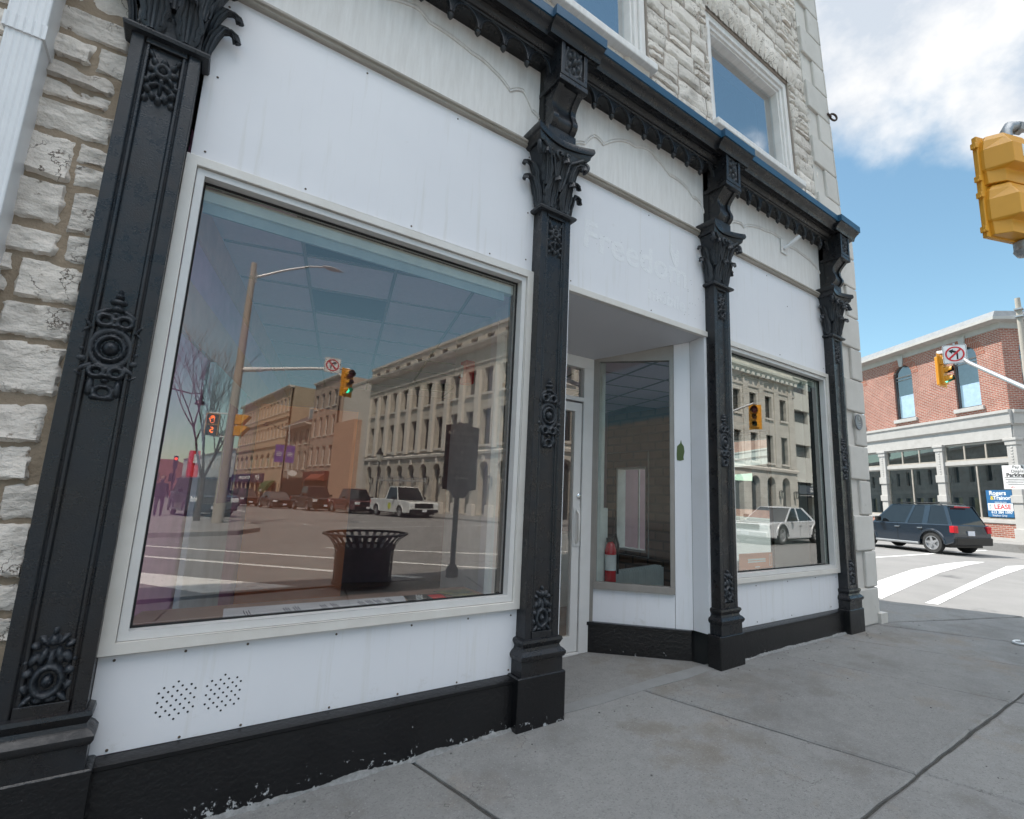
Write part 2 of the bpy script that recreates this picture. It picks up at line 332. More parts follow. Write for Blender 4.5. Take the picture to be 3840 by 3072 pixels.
def Mf(fr, u, v, z, roll=0.):
    """matrix for lettering read from in front of frame fr"""
    X = fr.U; Z = fr.Nn; Y = Vector((0,0,1))
    m = Matrix(((X.x, Y.x, Z.x, 0),(X.y, Y.y, Z.y, 0),(X.z, Y.z, Z.z, 0),(0,0,0,1)))
    p = fr.p(u, v, z); m.translation = p
    return m @ Matrix.Rotation(roll, 4, 'Z')

def wallopen(mb, u0, u1, z0, z1, ops, depth, v=0.):
    """wall sheet in mb's frame at v with reveals; ops (ua,ub,za,zb,arch)"""
    us = sorted({u0, u1} | {o[0] for o in ops} | {o[1] for o in ops}); zs = sorted({z0, z1} | {o[2] for o in ops} | {o[3] for o in ops})
    us = [u for u in us if u0 <= u <= u1]; zs = [z for z in zs if z0 <= z <= z1]
    L = mb.L
    for i in range(len(us)-1):
        for j in range(len(zs)-1):
            cu, cz = (us[i]+us[i+1])/2, (zs[j]+zs[j+1])/2
            if any(o[0] < cu < o[1] and o[2] < cz < o[3] for o in ops): continue
            mb.face([L(us[i],v,zs[j]), L(us[i+1],v,zs[j]), L(us[i+1],v,zs[j+1]), L(us[i],v,zs[j+1])])
    for o in ops:
        a, b, c, d = o[:4]; arch = o[4] if len(o) > 4 else 0
        if arch:
            n = 12; cx = (a+b)/2; rx = (b-a)/2; zs_ = d-arch
            arc = [(cx-rx*math.cos(math.pi*k/n), zs_+arch*math.sin(math.pi*k/n)) for k in range(n+1)]
            for k in range(n):
                cn = (a, d) if k < n/2 else (b, d)
                mb.face([L(cn[0],v,cn[1]), L(arc[k][0],v,arc[k][1]), L(arc[k+1][0],v,arc[k+1][1])])
            mb.face([L(a,v,d), L(arc[n//2][0],v,arc[n//2][1]), L(b,v,d)])
            ring = [(a, c)] + arc + [(b, c)]
        else: ring = [(a,c),(a,d),(b,d),(b,c)]
        for k in range(len(ring)):
            p, q = ring[k], ring[(k+1) % len(ring)]
            mb.face([L(p[0],v,p[1]), L(q[0],v,q[1]), L(q[0],v-depth,q[1]), L(p[0],v-depth,p[1])])
def frame_ring(mb, a, b, c, d, w_, v0, v1, wb=None):
    """mitred rectangular frame (four pieces)"""
    wb = w_ if wb is None else wb
    for (p, q, p2, q2) in (((a,c),(b,c),(a+w_,c+wb),(b-w_,c+wb)), ((a,d),(b,d),(a+w_,d-w_),(b-w_,d-w_)), ((a,c),(a,d),(a+w_,c+wb),(a+w_,d-w_)), ((b,c),(b,d),(b-w_,c+wb),(b-w_,d-w_))):
        mb.prism([p, q, q2, p2], v0, v1)
def window(parent, fr, a, b, c, d, v, frame_m, glass_m, mu=1, mz=1, fwid=.06, arch=0., tf=None, name='window', bars=.035):
    mb = MB(fr); frame_ring(mb, a, b, c, d-arch if arch else d, fwid, v, v-.08)
    for k in range(1, mu): x = a+(b-a)*k/mu; mb.box(x-bars/2, x+bars/2, v-.005, v-.07, c+fwid*.9, d-arch-fwid*.9 if arch else d-fwid*.9)
    zl = [mz] if isinstance(mz, float) else [c+(d-arch-c)*k/mz for k in range(1, mz)]
    for z in zl: mb.box(a+fwid*.9, b-fwid*.9, v-.008, v-.065, z-bars/2, z+bars/2)
    if arch:
        n = 14; cx = (a+b)/2; rx = (b-a)/2; z0 = d-arch
        for k in range(n):
            t0, t1 = math.pi*k/n, math.pi*(k+1)/n
            P_ = [(cx-rx*math.cos(t), z0+arch*math.sin(t)) for t in (t0, t1)]; Q_ = [(cx-(rx-fwid)*math.cos(t), z0+(arch-fwid)*math.sin(t)) for t in (t1, t0)]
            mb.prism(P_+Q_, v-.002, v-.078)
    f = mb.build(name, frame_m, parent, tf=tf)
    g = MB(fr)
    if arch:
        pts = [(a+.01, c+.01)] + [(cx-(rx-.01)*math.cos(math.pi*k/16), z0+(arch-.01)*math.sin(math.pi*k/16)) for k in range(17)] + [(b-.01, c+.01)]
        g.prism(pts, v-.04, v-.052)
    else: g.box(a+.01, b-.01, v-.052, v-.04, c+.01, d-.01)
    g.build('pane', glass_m, f, tf=tf)
    return f
def lean(v):
    """the upper storeys batter back slightly towards their top"""
    return Vector((v.x*(1-.016*max(0, v.z-4.6)), v.y, v.z))

# ================================================================== GROUND
def gz(x): return -.325+.02*x if x < 4.6 else -.233
def rz(x, y):
    d = max(0, -y-21); return -.38 - d*.016 if d < 120 else -.38-1.92
g = MB()
xs = [-700,-350,-180,-100,-60,-40,-30,-20,-10,0,10,20,30,40,60,100,180,350,700]
ys = [-700,-350,-200,-141,-120,-100,-80,-60,-50,-40,-30,-21,-10,0,10,30,60,120,250,700]
g.rows([[(x, y, rz(x, y)-.03) for x in xs] for y in ys]); g.build('ground', m_asph, kind='structure')
xs = [-60,-30,-15,-5,5,15,25,35,50,70]; ys = [-150,-120,-90,-70,-55,-45,-38,-32,-26,-21,-14,-7,0,8,16,30,60]
g = MB(); g.rows([[(x, y, rz(x, y)) for x in xs] for y in ys]); g.build('road', m_asph, kind='structure')
bed2 = MB(); bx_ = [-9+.5*k for k in range(36)]; bed2.rows([[(x, y, gz(max(x,-3))-.016) for x in bx_] for y in (-4.83,0)]); bed2.face([(x,y,-.2495) for x,y in ((7.0,.0),(8.42,0),(8.42,15.9),(7.0,15.9))]); bed2.build('joint_fill', pm('joint_fill', (.115,.11,.10), 1., (.06,.056,.05), 30, .8, .9, 150), kind='structure')
# --- the near sidewalk: separate slabs over a gritty bed
bed = MB()
edge = [(-14,-4.98),(6.3,-4.98),(8.2,-4.4),(9.4,-3.1),(9.75,-1.9),(9.5,-.9),(8.75,.65),(8.45,1.5),(8.3,30),(-14,30)]
bed.prism(edge, -.60, -.37, 'z'); bed.build('pavement_bed', m_joint, kind='structure')
sl = MB()
def slab(poly, dz=0., inset=.0085):
    pp = []
    for i in range(len(poly)):
        a, b = poly[i], poly[(i+1) % len(poly)]; m = 16
        for k in range(m):
            x, y = a[0]+(b[0]-a[0])*k/m, a[1]+(b[1]-a[1])*k/m; e = .006 if k else 0
            pp.append((x+e*noise.noise(Vector((x*7, y*7, 1))), y+e*1.6*noise.noise(Vector((x*7, y*7, 9)))))
    poly = pp
    c = sum((Vector((p[0], p[1], 0)) for p in poly), Vector())/len(poly); n = len(poly); top = []; low = []
    for i, p in enumerate(poly):
        q = Vector((p[0], p[1], 0)); d = (c-q).normalized()*inset*1.4
        for k in range(1):
            top.append(Vector((q.x+d.x*2.2, q.y+d.y*2.2, gz(max(q.x,-3))+dz))); low.append(Vector((q.x+d.x, q.y+d.y, gz(max(q.x,-3))+dz-.008)))
    b0 = [Vector((p.x, p.y, p.z-.1)) for p in low]
    b = sl.P(top+low+b0); sl.f.append(tuple(b+i for i in range(n)))
    for k in (0, n):
        for i in range(n): j = (i+1) % n; sl.f.append((b+k+i, b+k+j, b+k+n+j, b+k+n+i))
def jx(k, y):      # transverse joints
    base = [-4.3,-2.45,-.62,1.17,2.93,4.60,5.74,6.85][k]; return base - (y)*[.1,.13,.17,.21,.245,.29,.42,.5][k]
rows_y = [.0,-1.61,-3.3,-4.84]
wob = random.Random(3)
for r_ in range(3):
    for k in range(7):
        y0, y1 = rows_y[r_], rows_y[r_+1]; sh = [0, .03, -.06][r_]
        slab([(jx(k,y0)+sh, y0), (jx(k,y1)+sh, y1), (jx(k+1,y1)+sh, y1), (jx(k+1,y0)+sh, y0)], wob.uniform(-.004,.004))
    slab([(-9,rows_y[r_]),(-9,rows_y[r_+1]),(jx(0,rows_y[r_+1]),rows_y[r_+1]),(jx(0,rows_y[r_]),rows_y[r_])])
slab([(jx(7,0),0),(jx(7,-1.61),-1.61),(9.66,-1.6),(9.4,-.86),(7.0,-.03)]); slab([(6.99,.0),(9.38,-.82),(8.72,.62),(8.44,1.5),(8.4,2.4),(7.0,2.4)])
slab([(jx(7,-1.61),-1.63),(jx(7,-3.3),-3.28),(9.25,-3.2),(9.68,-1.95),(9.62,-1.64)]); slab([(jx(7,-3.3),-3.33),(jx(7,-4.84),-4.8),(8.1,-4.32),(9.2,-3.25)])
for k in range(6): slab([(7.0,2.42+k*2),(8.4,2.42+k*2),(8.35,4.4+k*2),(7.0,4.4+k*2)])
slab([(2.12,.02),(3.80,.02),(3.76,.22),(3.17,.84),(2.12,.84)], .002, .003)
sl.build('sidewalk', m_conc, kind='structure')
mb = MB(); mb.prism([(2.10,-.05),(2.5,-.075),(3.0,-.06),(3.4,-.08),(3.86,-.05),(3.82,.05),(3.3,.06),(2.7,.045),(2.10,.05)], -.30, -.262+.0, 'z'); mb.build('cement_patch', pm('cement_patch', (.27,.27,.265), .9, (.21,.21,.205), 8, .9, .6, 200), kind='structure', tf=lambda v: Vector((v.x, v.y, gz(v.x)+(.004 if v.z > -.28 else -.03))))
kb = MB(); pts = edge[:9]
for i in range(len(pts)-1):
    a, b = Vector((*pts[i],0)), Vector((*pts[i+1],0)); nn = Vector(((b-a).y, -(b-a).x, 0)).normalized()
    for p_ in (0,):
        A_, B_, C_, D_ = a-nn*.14, b-nn*.14, b+nn*.01, a+nn*.01
        za, zb_ = gz(max(a.x,-3))-.001, gz(max(b.x,-3))-.001
        dk = -.09 if 2 < i < 7 else 0
        v = [Vector((q.x,q.y,z+ (dk if n_ else 0))) for q, z, n_ in ((A_,za,0),(B_,zb_,0),(C_,zb_,1),(D_,za,1))]
        bb = kb.P(v+[Vector((q.x,q.y,-.6)) for q in v]); kb.f += [(bb,bb+1,bb+2,bb+3),(bb+3,bb+2,bb+6,bb+7),(bb,bb+3,bb+7,bb+4),(bb+1,bb+2,bb+6,bb+5)]
kb.build('kerb', m_conc, kind='structure')
# --- far corner island, pavements round the other blocks
def pave(name, poly, h=.14):
    p = MB(); top = [Vector((x, y, rz(x, y)+h)) for x, y in poly]; n = len(poly)
    b = p.P(top+[t-Vector((0,0,h+.2)) for t in top]); p.f.append(tuple(range(n)))
    for i in range(n): j = (i+1) % n; p.f.append((i, j, n+j, n+i))
    p.build(name, m_conc, kind='structure', bevel=.02)
pave('pavement', [(-40,-14.6),(.2,-14.35),(1.6,-14.9),(2.35,-16.2),(2.3,-18.6),(1.7,-21),(1.0,-23.2),(-40,-23.2)])
def fdir(t, off): return (17.07-.113*t-.9936*off, -30.98-.9936*t+.113*off)
pave('pavement', [fdir(-14.5,3.2), fdir(-14,4.1), fdir(-11,4.4), fdir(40,4.2), fdir(160,4.2), fdir(160,-3), fdir(-9.6,-3), (52,-22),(52,-16.9),(20,-16.9)])
U2 = Vector((-.469,-.883)); N2 = Vector((-.883,.469)); O2 = Vector((30.4+12*.469, 3.4+12*.883))
def b2(u, v): q = O2+U2*u+N2*v; return (q.x, q.y)
pave('pavement', [b2(-40,2.7), b2(12.2,2.7), b2(14.6,2.2), b2(16.4,.2), b2(17,-2), (80,-2.4),(80,60)], .33)
# --- paint on the road
mk = MB()
def stripe(pts, z=.006): mk.face([Vector((x, y, rz(x, y)+z)) for x, y in pts])
def line(a, b, w_):
    a, b = Vector((*a,0)), Vector((*b,0)); n_ = Vector(((b-a).y, -(b-a).x, 0)).normalized()*w_/2
    stripe([(a-n_)[:2], (b-n_)[:2], (b+n_)[:2], (a+n_)[:2]])
stripe([(9.85,1.04),(11.39,1.28),(15.59,1.94),(18.59,2.22),(20.62,2.3),(20.0,2.6),(18.6,2.66),(15.5,2.5),(11.8,1.93),(9.85,1.63)])
stripe([(10.2,.37),(12.79,.66),(16,.98),(19.73,1.24),(20.8,1.42),(19.85,1.62),(16,1.2),(12.6,.80),(10.15,.53)])
line((17.4,4.35),(27.5,3.9),.12)
line((-3.0,-12.9),(4.6,-2.45-1.9+.9*0),.16) if False else None
line((-2.9,-12.8),(3.9,-5.35),.16); line((-3.1,-14.8),(6.4,-5.2),.16)
stripe([(-1.6,-9.2),(1.95,-5.25),(1.0,-5.2),(.46,-5.5),(-.28,-6.65),(-1.9,-8.5)])
line((3.2,-10.8),(9.2,-6.6),.16)
line((6,-21.2),(20,-25.6),.12); line((5.0,-17.5),(15,-19.4),.12)
line((4.4,-19.5),(3.6,-42),.12); line((3.4,-45),(1.0,-90),.12)
mk.build('road_marking', m_mark, kind='structure')

# ================================================================== CORNER BUILDING
B = thing('stone_building', 'pale stone corner building with a white panelled shopfront between black cast iron pilasters', 'building', (2.0, 0, -.3))
# ---- rubble walls
def stones(mb, x0, x1, z0, z1, y, ch, ln, seed, nx=8, nz=6, dep=.035, gap=.016, holes=(), rough=1.):
    rr = random.Random(seed); z = z0
    while z < z1-.03:
        h = rr.uniform(*ch); h = min(h, z1-z); x = x0 - rr.uniform(0, ln[0])
        while x < x1:
            l = rr.uniform(*ln)
            a, b = max(x, x0), min(x+l, x1)
            segs = [(a, b)]
            for (ha, hb, hc, hd) in holes:
                if z+h*.5 > hc and z+h*.5 < hd:
                    segs = [s for (p, q) in segs for s in ((p, min(q, ha)), (max(p, hb), q)) if s[1]-s[0] > .04]
            for a, b in segs:
                if b-a < .05: continue
                parts = [(z, z+h)] if rr.random() > .22 or h < .15 else [(z, z+h*.5), (z+h*.5, z+h)]
                for (c, d) in parts:
                    jit = [[rr.uniform(-.012,.012) for _ in range(2)] for _ in range(4)]; dd = dep*rr.uniform(.75, 1.15); tl = rr.uniform(-.012,.012); off = rr.uniform(0, 90)
                    rows = []
                    for j in range(nz+1):
                        row = []
                        for i in range(nx+1):
                            s, t = i/nx, j/nz
                            jx_ = (jit[0][0]*(1-s)+jit[1][0]*s)*(1-t)+(jit[2][0]*(1-s)+jit[3][0]*s)*t
                            jz_ = (jit[0][1]*(1-s)+jit[1][1]*s)*(1-t)+(jit[2][1]*(1-s)+jit[3][1]*s)*t
                            xx = a+gap*.5+(b-a-gap)*s+jx_*(0 if (a<=x0+1e-4 or b>=x1-1e-4) else 1); zz = c+gap*.5+(d-c-gap)*t+jz_
                            e = min(min(s,1-s)*nx, min(t,1-t)*nz, 1.0)
                            vz = noise.voronoi(Vector((xx*9+off, zz*15, off)))[0]; n_ = noise.fractal(Vector((xx*16+off, zz*28, off)), 1.0, 2.2, 4)*.0055*rough+min(vz[1]-vz[0], .5)*.011-.003+noise.noise(Vector((xx*5+off, zz*5, 3)))*.008
                            en = noise.noise(Vector((xx*34, zz*34, off)))*.016*rough*(1-e)
                            row.append(mb.L(xx+en, (dd*(e**.35) + n_*1.3*e + tl*(t-.5)*2*e) + y - .014, zz+en))
                        rows.append(row)
                    mb.rows(rows)
            x += l
        z += h
lw = MB(); stones(lw, -2.6, -.44, -.33, 5.2, .0, (.13,.24), (.16,.36), 5, 20, 14, .020, .021)
lw.build('rubble_stonework', m_stone, B, smooth=60)
bk = MB(); bk.box(-8, -.44, -.01, -.5, -.4, 5.2); bk.box(-.5,-.19,-.04,-.5,-.4,5.0)
bk.build('mortar_bed', m_mortar, B)
lx = MB(); stones(lx, -8, -2.62, -.33, 10.2, .0, (.2,.3), (.4,.7), 15, 3, 3, .03); lx.build('rubble_stonework', m_stone, B, smooth=60)
# upper wall with window openings
WINS = [(1.35,3.20,5.17,7.25), (4.20,5.96,5.10,6.52+.0), (-1.6,.2,5.17,7.25), (1.35,3.2,8.3,10.0), (4.2,5.96,8.3,10.0)]
UY = -.10   # upper wall face sits back from the shopfront
uw = MB(); stones(uw, -.44, 6.52, 4.45, 10.2, UY+.005, (.13,.21), (.22,.5), 9, 9, 7, .020, .020, holes=[(a-.0, b, c-.0, d+.30) for a, b, c, d in WINS])
# flat arches of upright stones over each window
rr = random.Random(4)
for a, b, c, d in WINS:
    x = a-.06
    while x < b+.05:
        w_ = rr.uniform(.07,.12); hh = rr.uniform(.26,.34); k = (x+w_/2-(a+b)/2)/((b-a)/2)
        rows = []
        for j in range(5):
            row = []
            for i in range(4):
                s, t = i/3, j/4; e = 1 if (0<i<3 and 0<j<4) else 0
                row.append(uw.L(x+w_*s*.9+k*.07*t, UY+.01+.01*e+.03*(e)+rr.uniform(-.006,.006), d+.0+hh*t))
            rows.append(row)
        uw.rows(rows); x += w_
uw.build('rubble_stonework', m_stone, B, smooth=60, tf=lean)
ub = MB(); wallopen(ub, -8, 6.95, 4.4, 10.2, [(*o,) for o in WINS], .45, UY-.012)
ub.box(-8, 6.93, UY-.5, UY-.7, 4.4, 10.2) if False else None
ub.build('mortar_bed', m_mortar2, B, tf=lean)
# window jamb stones (ragged reveal)
# the body of the block (side, back, roof)
bd = MB()
bd.box(-8, 6.97, -8.2, -8.0, -.4, 10.2)                      # back wall
bd.box(-8.0, -7.8, -.3, -8.0, -.4, 10.2)
bd.box(-8, 6.97, -.2, -8.2, 10.2, 10.35)
bd.build('block_walls', m_quoin, B, tf=lean)
ew = MB(Fr(6.97, 0, U=(0,1)))
wallopen(ew, .05, 8.2, -.4, 10.2, [(1.02,2.6,.20,2.12), (3.2,4.9,.15,1.95), (5.4,6.3,.25,1.8), (1.6,2.7,5.1,6.6), (5.2,6.3,5.1,6.6)], .45, 0)
ew.build('side_wall', m_quoin, B, tf=lean)
# quoins
qd = MB(); z = -.24; k = 0; rr = random.Random(12)
while z < 10.1:
    h = .42 if z < 4.4 else .40
    w_ = (.62, .36)[k % 2]*(.8 if z < 4.4 else 1)
    if z < 4.4: w_ = min(w_, .62)
    a = 7.02 - w_
    qd.box(a, 7.02+rr.uniform(-.006,.006), (.035 if z < 4.4 else UY+.045), -(.95 if k % 2 else .5), z+.006, z+h-.006)
    z += h; k += 1
qd.build('quoins', m_quoin, B, bevel=.014, tf=lean)
qb = MB(); qb.box(6.40, 7.0, .0, -.9, -.4, 4.45); qb.box(6.40, 6.99, UY+.01, -.9, 4.45, 10.2); qb.box(6.95, 7.13, .07, -.45, -.45, -.12)
qb.build('corner_core', m_quoin, B, tf=lean)
# upper windows
for (a, b, c, d) in WINS:
    f = MB(); frame_ring(f, a+.01, b-.01, c+.03, d-.01, .075, UY-.03, UY-.14); frame_ring(f, a+.085, b-.085, c+.07, d-.085, .05, UY-.055, UY-.16); frame_ring(f, a+.135, b-.135, c+.10, d-.135, .03, UY-.08, UY-.19)
    fo = f.build('upper_window', m_frieze, B, tf=lean, bevel=.006)
    s = MB(); s.box(a-.03, b+.03, UY+.08, UY-.3, c-.045, c+.03); s.build('sill', m_frieze, fo, tf=lean, bevel=.01)
    p = MB(); p.box(a+.15, b-.15, UY-.17, UY-.162, c+.11, d-.15); p.build('pane', glass('upstairs_glass', 9.0, (.75,.85,.9)), fo, tf=lean)
up = MB(); up.box(-7.8, 6.4, UY-.8, -7.8, 4.7, 4.8); up.box(-7.8, 6.4, UY-.5, -7.8, 7.6, 7.7); up.box(-7.8,6.4,-4.0,-4.1,4.8,7.6); up.box(-7.8,6.4,-4.0,-4.1,7.7,10.2)
up.build('upstairs_room', pm('pale_blue_plaster', (.50,.58,.62), .8), B)

# ---- shopfront pieces
PIL = [(-.31,.13), (1.975,.13), (3.94,.12), (6.22,.12)]
BAYS = [(-.17, 1.842, 'panel'), (2.15, 3.83, 'door'), (4.09, 6.11, 'panel')]
def blobs(L_):
    def h(u, v):
        m = 0
        for sgn in (1, -1):
            for (cx, cy, rx, ry, hh, *a) in L_:
                x = u*sgn-cx; y = v-cy
                if a and a[0]: ca_, sa_ = math.cos(a[0]), math.sin(a[0]); x, y = x*ca_+y*sa_, -x*sa_+y*ca_
                q = math.sqrt((x/rx)**2+(y/ry)**2)
                if len(a) > 1:   # ring
                    q = abs(q-1)/a[1]
                if q < 1: m = max(m, hh*math.sqrt(1-q*q))
        return m
    return h
H_MID = blobs([(0,-.05,.62,.31,.5,0,.20),(0,-.05,.42,.20,.8,0,.22),(0,-.05,.26,.12,1.0),(0,-.05,.09,.05,1.3),
    (.30,.42,.24,.09,.8,0,.5),(0,.34,.14,.04,.8),(0,.44,.16,.04,.9),(0,.54,.15,.05,.8),(0,.64,.2,.06,.9),(0,.76,.26,.06,1.),(0,.86,.15,.05,1.),(0,.94,.08,.05,.8),(.45,.56,.30,.05,.7,-.25),
    (.78,.32,.22,.05,.9,.5),(.84,.20,.2,.05,.8,-.5),(.86,.06,.12,.06,.7),(.84,-.12,.10,.06,.8),(.80,-.28,.2,.07,.9),(.72,-.42,.3,.06,.7,-.3),
    (.30,-.46,.22,.08,.8,0,.5),(0,-.42,.12,.04,.8),(0,-.52,.12,.04,.8),(0,-.60,.12,.04,.7),(.85,-.52,.18,.04,.8,.3),(.42,-.72,.12,.16,.7,.2),(0,-.80,.28,.10,.7,0,.35),(.2,-.88,.18,.05,.8)])
H_TOP = blobs([(0,.35,.30,.2,.9,0,.5),(0,.35,.16,.10,1.2),(.42,.62,.2,.12,.9,.6),(0,.70,.18,.14,.9),(.52,.36,.2,.12,.8),(.40,.08,.2,.11,.9,-.6),(0,-.02,.16,.1,.8),(0,-.25,.09,.3,.7),
    (.32,-.22,.3,.09,.9,-.4),(.55,-.42,.2,.1,1.,.3),(.30,-.60,.16,.13,.9,.5),(0,-.72,.17,.14,1.),(.62,.86,.2,.1,.8,.7),(.7,-.1,.16,.08,.7),(.6,-.75,.16,.12,.7)])
H_LOW = blobs([(0,-.42,.46,.36,.9,0,.28),(0,-.42,.22,.17,1.),(0,-.42,.1,.07,1.3),(0,.10,.16,.28,.8),(.28,.22,.14,.26,.9,.5),(.56,.16,.14,.22,.8,1.),(0,.62,.2,.16,1.),(.30,.62,.24,.1,.8,.5),(.58,.5,.2,.1,.9,.2),
    (.70,-.18,.2,.13,.9),(.72,-.56,.2,.13,.8,.6),(.6,-.86,.3,.1,.8,-.5),(.2,-.88,.24,.1,.7),(0,.86,.1,.1,.8),(.82,.1,.1,.1,.7)])
H_ROS = blobs([(0,0,.28,.28,1.6),(0,.55,.22,.26,1.),(.5,.3,.26,.2,1.,.6),(.52,-.3,.26,.2,1.,-.6),(0,-.58,.22,.26,1.),(.75,.75,.2,.14,.8,.8),(.75,-.75,.2,.14,.8,-.8),(0,0,.95,.95,.35,0,.12)])
def relief(mb, cx, cz, w_, h_, v, hf, amp, nu=40, nv=80):
    rows = []
    for j in range(nv+1):
        t = j/nv*2-1; row = []
        for i in range(nu+1):
            s = i/nu*2-1; q = hf(s, t); nn = noise.noise(Vector((s*9+cx*3, t*14, 1)))*.12*q
            row.append(mb.L(cx+s*w_/2, v-.002+amp*(q+nn), cz+t*h_/2))
        rows.append(row)
    b = mb.P([p for r_ in rows for p in r_]); n = nu+1
    for j in range(nv):
        for i in range(nu):
            ids = (b+j*n+i, b+j*n+i+1, b+(j+1)*n+i+1, b+(j+1)*n+i)
            if any((mb.v[k]-mb.L(0,0,0)).dot(mb.fr.Nn) > v-.001 for k in ids): mb.f.append(ids)
def ring_rect(mb, cx, prof, back=0.):
    """stack of mouldings: prof [(z, half width, depth)] open at the back"""
    mb.rows([[mb.L(cx-hw, back, z), mb.L(cx-hw, d, z), mb.L(cx+hw, d, z), mb.L(cx+hw, back, z)] for z, hw, d in prof])
def acanthus(mb, base, out, side, hgt, wid, curl, n=10):
    """a leaf that climbs and curls outwards; out, side: unit vectors"""
    rows = []
    for i in range(n+1):
        s = i/n
        if s < .62: pz = hgt*s/.62*.82; po = .014+.036*(s/.62)**2
        else:
            a = (s-.62)/.38*math.pi*1.05; pz = hgt*.82+hgt*.18*math.sin(a); po = .050+curl*1.35*(1-math.cos(a))/2
        wd = wid*(.55+.45*math.sin(math.pi*min(1, s*1.25)))*(1 if s < .85 else .75)*(.78+.22*abs(math.sin(s*11)))
        row = []
        for j in range(7):
            t = j/6*2-1
            row.append(Vector(base)+out*(po+.012*(1-t*t)+.012*abs(math.sin(t*6.0)))+side*(t*wid/2*wd/wid)+Vector((0,0,pz)))
        rows.append(row)
    mb.rows(rows); mb.rows([[p-out*.012 for p in r_] for r_ in rows])
    mb.tube([r_[3]+out*.004 for r_ in rows], .008, 6, .012)
    for q in (1, 5): mb.tube([r_[q]+out*.003 for r_ in rows[1:-1]], .005, 5, .006)
def pilaster(cx, hw, dirty):
    mat = m_iron
    g0 = gz(cx)
    pf = [(-hw,-.02),(-hw,.10),(-hw*.66,.10),(-hw*.60,.088),(-hw*.55,.094),(-hw*.48,.094),(-hw*.43,.080),(hw*.43,.080),(hw*.48,.094),(hw*.55,.094),(hw*.60,.088),(hw*.66,.10),(hw,.10),(hw,-.02)]
    mb = MB(); n = len(pf)
    mb.rows([[mb.L(cx+u, v, z) for u, v in pf] for z in (.20, 3.12)])
    # plain ends of the sunk panel
    for za, zb_ in ((.20,.26),(3.075,3.12)): mb.box(cx-hw*.6, cx+hw*.6, .0, .0995, za, zb_)
    p = mb.build('pilaster', mat, B, bevel=.003)
    mb = MB()
    ring_rect(mb, cx, [(g0-.05, hw+.05, .125),(.004,hw+.05,.125),(.012,hw+.045,.12)]); mb.rows([[mb.L(cx-hw-.045,0,.012),mb.L(cx+hw+.045,0,.012)],[mb.L(cx-hw-.045,.12,.012),mb.L(cx+hw+.045,.12,.012)]])
    mb.build('plinth', m_plinth, p, bevel=.006)
    mb = MB()
    ring_rect(mb, cx, [(.01,hw+.025,.118),(.095,hw+.025,.118),(.10,hw+.032,.126),(.115,hw+.04,.134),(.13,hw+.04,.134),(.145,hw+.028,.122),(.155,hw+.014,.108),(.17,hw+.008,.103),(.185,hw+.016,.11),(.20,hw+.024,.118),(.215,hw+.02,.114),(.222,hw+.002,.10)])
    mb.build('base_moulding', mat, p, smooth=35)
    mb = MB(); relief(mb, cx, 1.645, hw*1.62, .50, .080, H_MID, .034, 40, 96); mb.build('cartouche', m_iron_dirty if dirty else mat, p, smooth=True)
    mb = MB(); relief(mb, cx, 2.915, hw*1.25, .28, .080, H_TOP, .030, 36, 52); mb.build('flower_relief', m_iron_dirty if dirty else mat, p, smooth=True)
    mb = MB(); relief(mb, cx, .395, hw*1.3, .28, .080, H_LOW, .030, 36, 52); mb.build('palmette_relief', m_iron_dirty if dirty else mat, p, smooth=True)
    # capital
    mb = MB()
    ring_rect(mb, cx, [(3.10,hw+.004,.10),(3.105,hw+.03,.125),(3.118,hw+.036,.131),(3.13,hw+.03,.125),(3.135,hw+.012,.108),(3.15,hw-.005,.095)])
    rows = []
    for i in range(15):
        t = i/14; z = 3.15+.44*t; f = t**2.2
        h2 = hw-.008+.075*f; d = .092+.07*f
        row = [mb.L(cx-h2, 0, z)]
        for k in range(5): row.append(mb.L(cx-h2, d*(k+1)/5, z))
        for k in range(17):
            s = k/16*2-1; row.append(mb.L(cx+h2*s, d+.006*math.sin(z*140+s*9)*(.4+abs(math.sin(s*8)))+.004*math.sin(s*40), z))
        for k in range(5): row.append(mb.L(cx+h2, d*(5-k)/5, z))
        row.append(mb.L(cx+h2, 0, z)); rows.append(row)
    mb.rows(rows)
    O_ = Vector((0,-1,0)); X_ = Vector((1,0,0))
    for s in (-.5, .5): acanthus(mb, mb.L(cx+s*hw, .085, 3.14), O_, X_, .20, hw*.92, .045)
    for s in (-1, 1):
        acanthus(mb, mb.L(cx+s*(hw-.012), .05, 3.14), X_*s, Vector((0,1,0)), .22, .10, .06)
        acanthus(mb, mb.L(cx+s*(hw-.012), .035, 3.30), X_*s, Vector((0,1,0)), .18, .08, .06)
        acanthus(mb, mb.L(cx+s*hw*.72, .09, 3.30), (O_+X_*s*.7).normalized(), (X_-O_*s*.7).normalized(), .22, .10, .06)
    acanthus(mb, mb.L(cx, .09, 3.28), O_, X_, .22, .12, .05)
    for s in (-1, 1):      # corner volutes
        c = mb.L(cx+s*(hw+.055), .155, 3.545); dd = (O_*.7+X_*s*.7)
        sp = []
        for k in range(26):
            a = -math.pi*.5+k*.33; r_ = .048*(1-k/30)
            sp.append(c+(Vector((0,0,1))*math.sin(a)+(X_*s*.7+O_*.7)*math.cos(a))*r_+ (X_*s*.7-O_*.7)*(.012+k*.0008))
        mb.tube(sp, .016, 8, .009)
        c2 = mb.L(cx+s*hw*.28, .155, 3.545)
        sp = [c2+(Vector((0,0,1))*math.sin(-1.5+k*.36)+X_*s*math.cos(-1.5+k*.36))*.03*(1-k/24)+O_*(.006+.001*k) for k in range(20)]
        mb.tube(sp, .012, 8, .008)
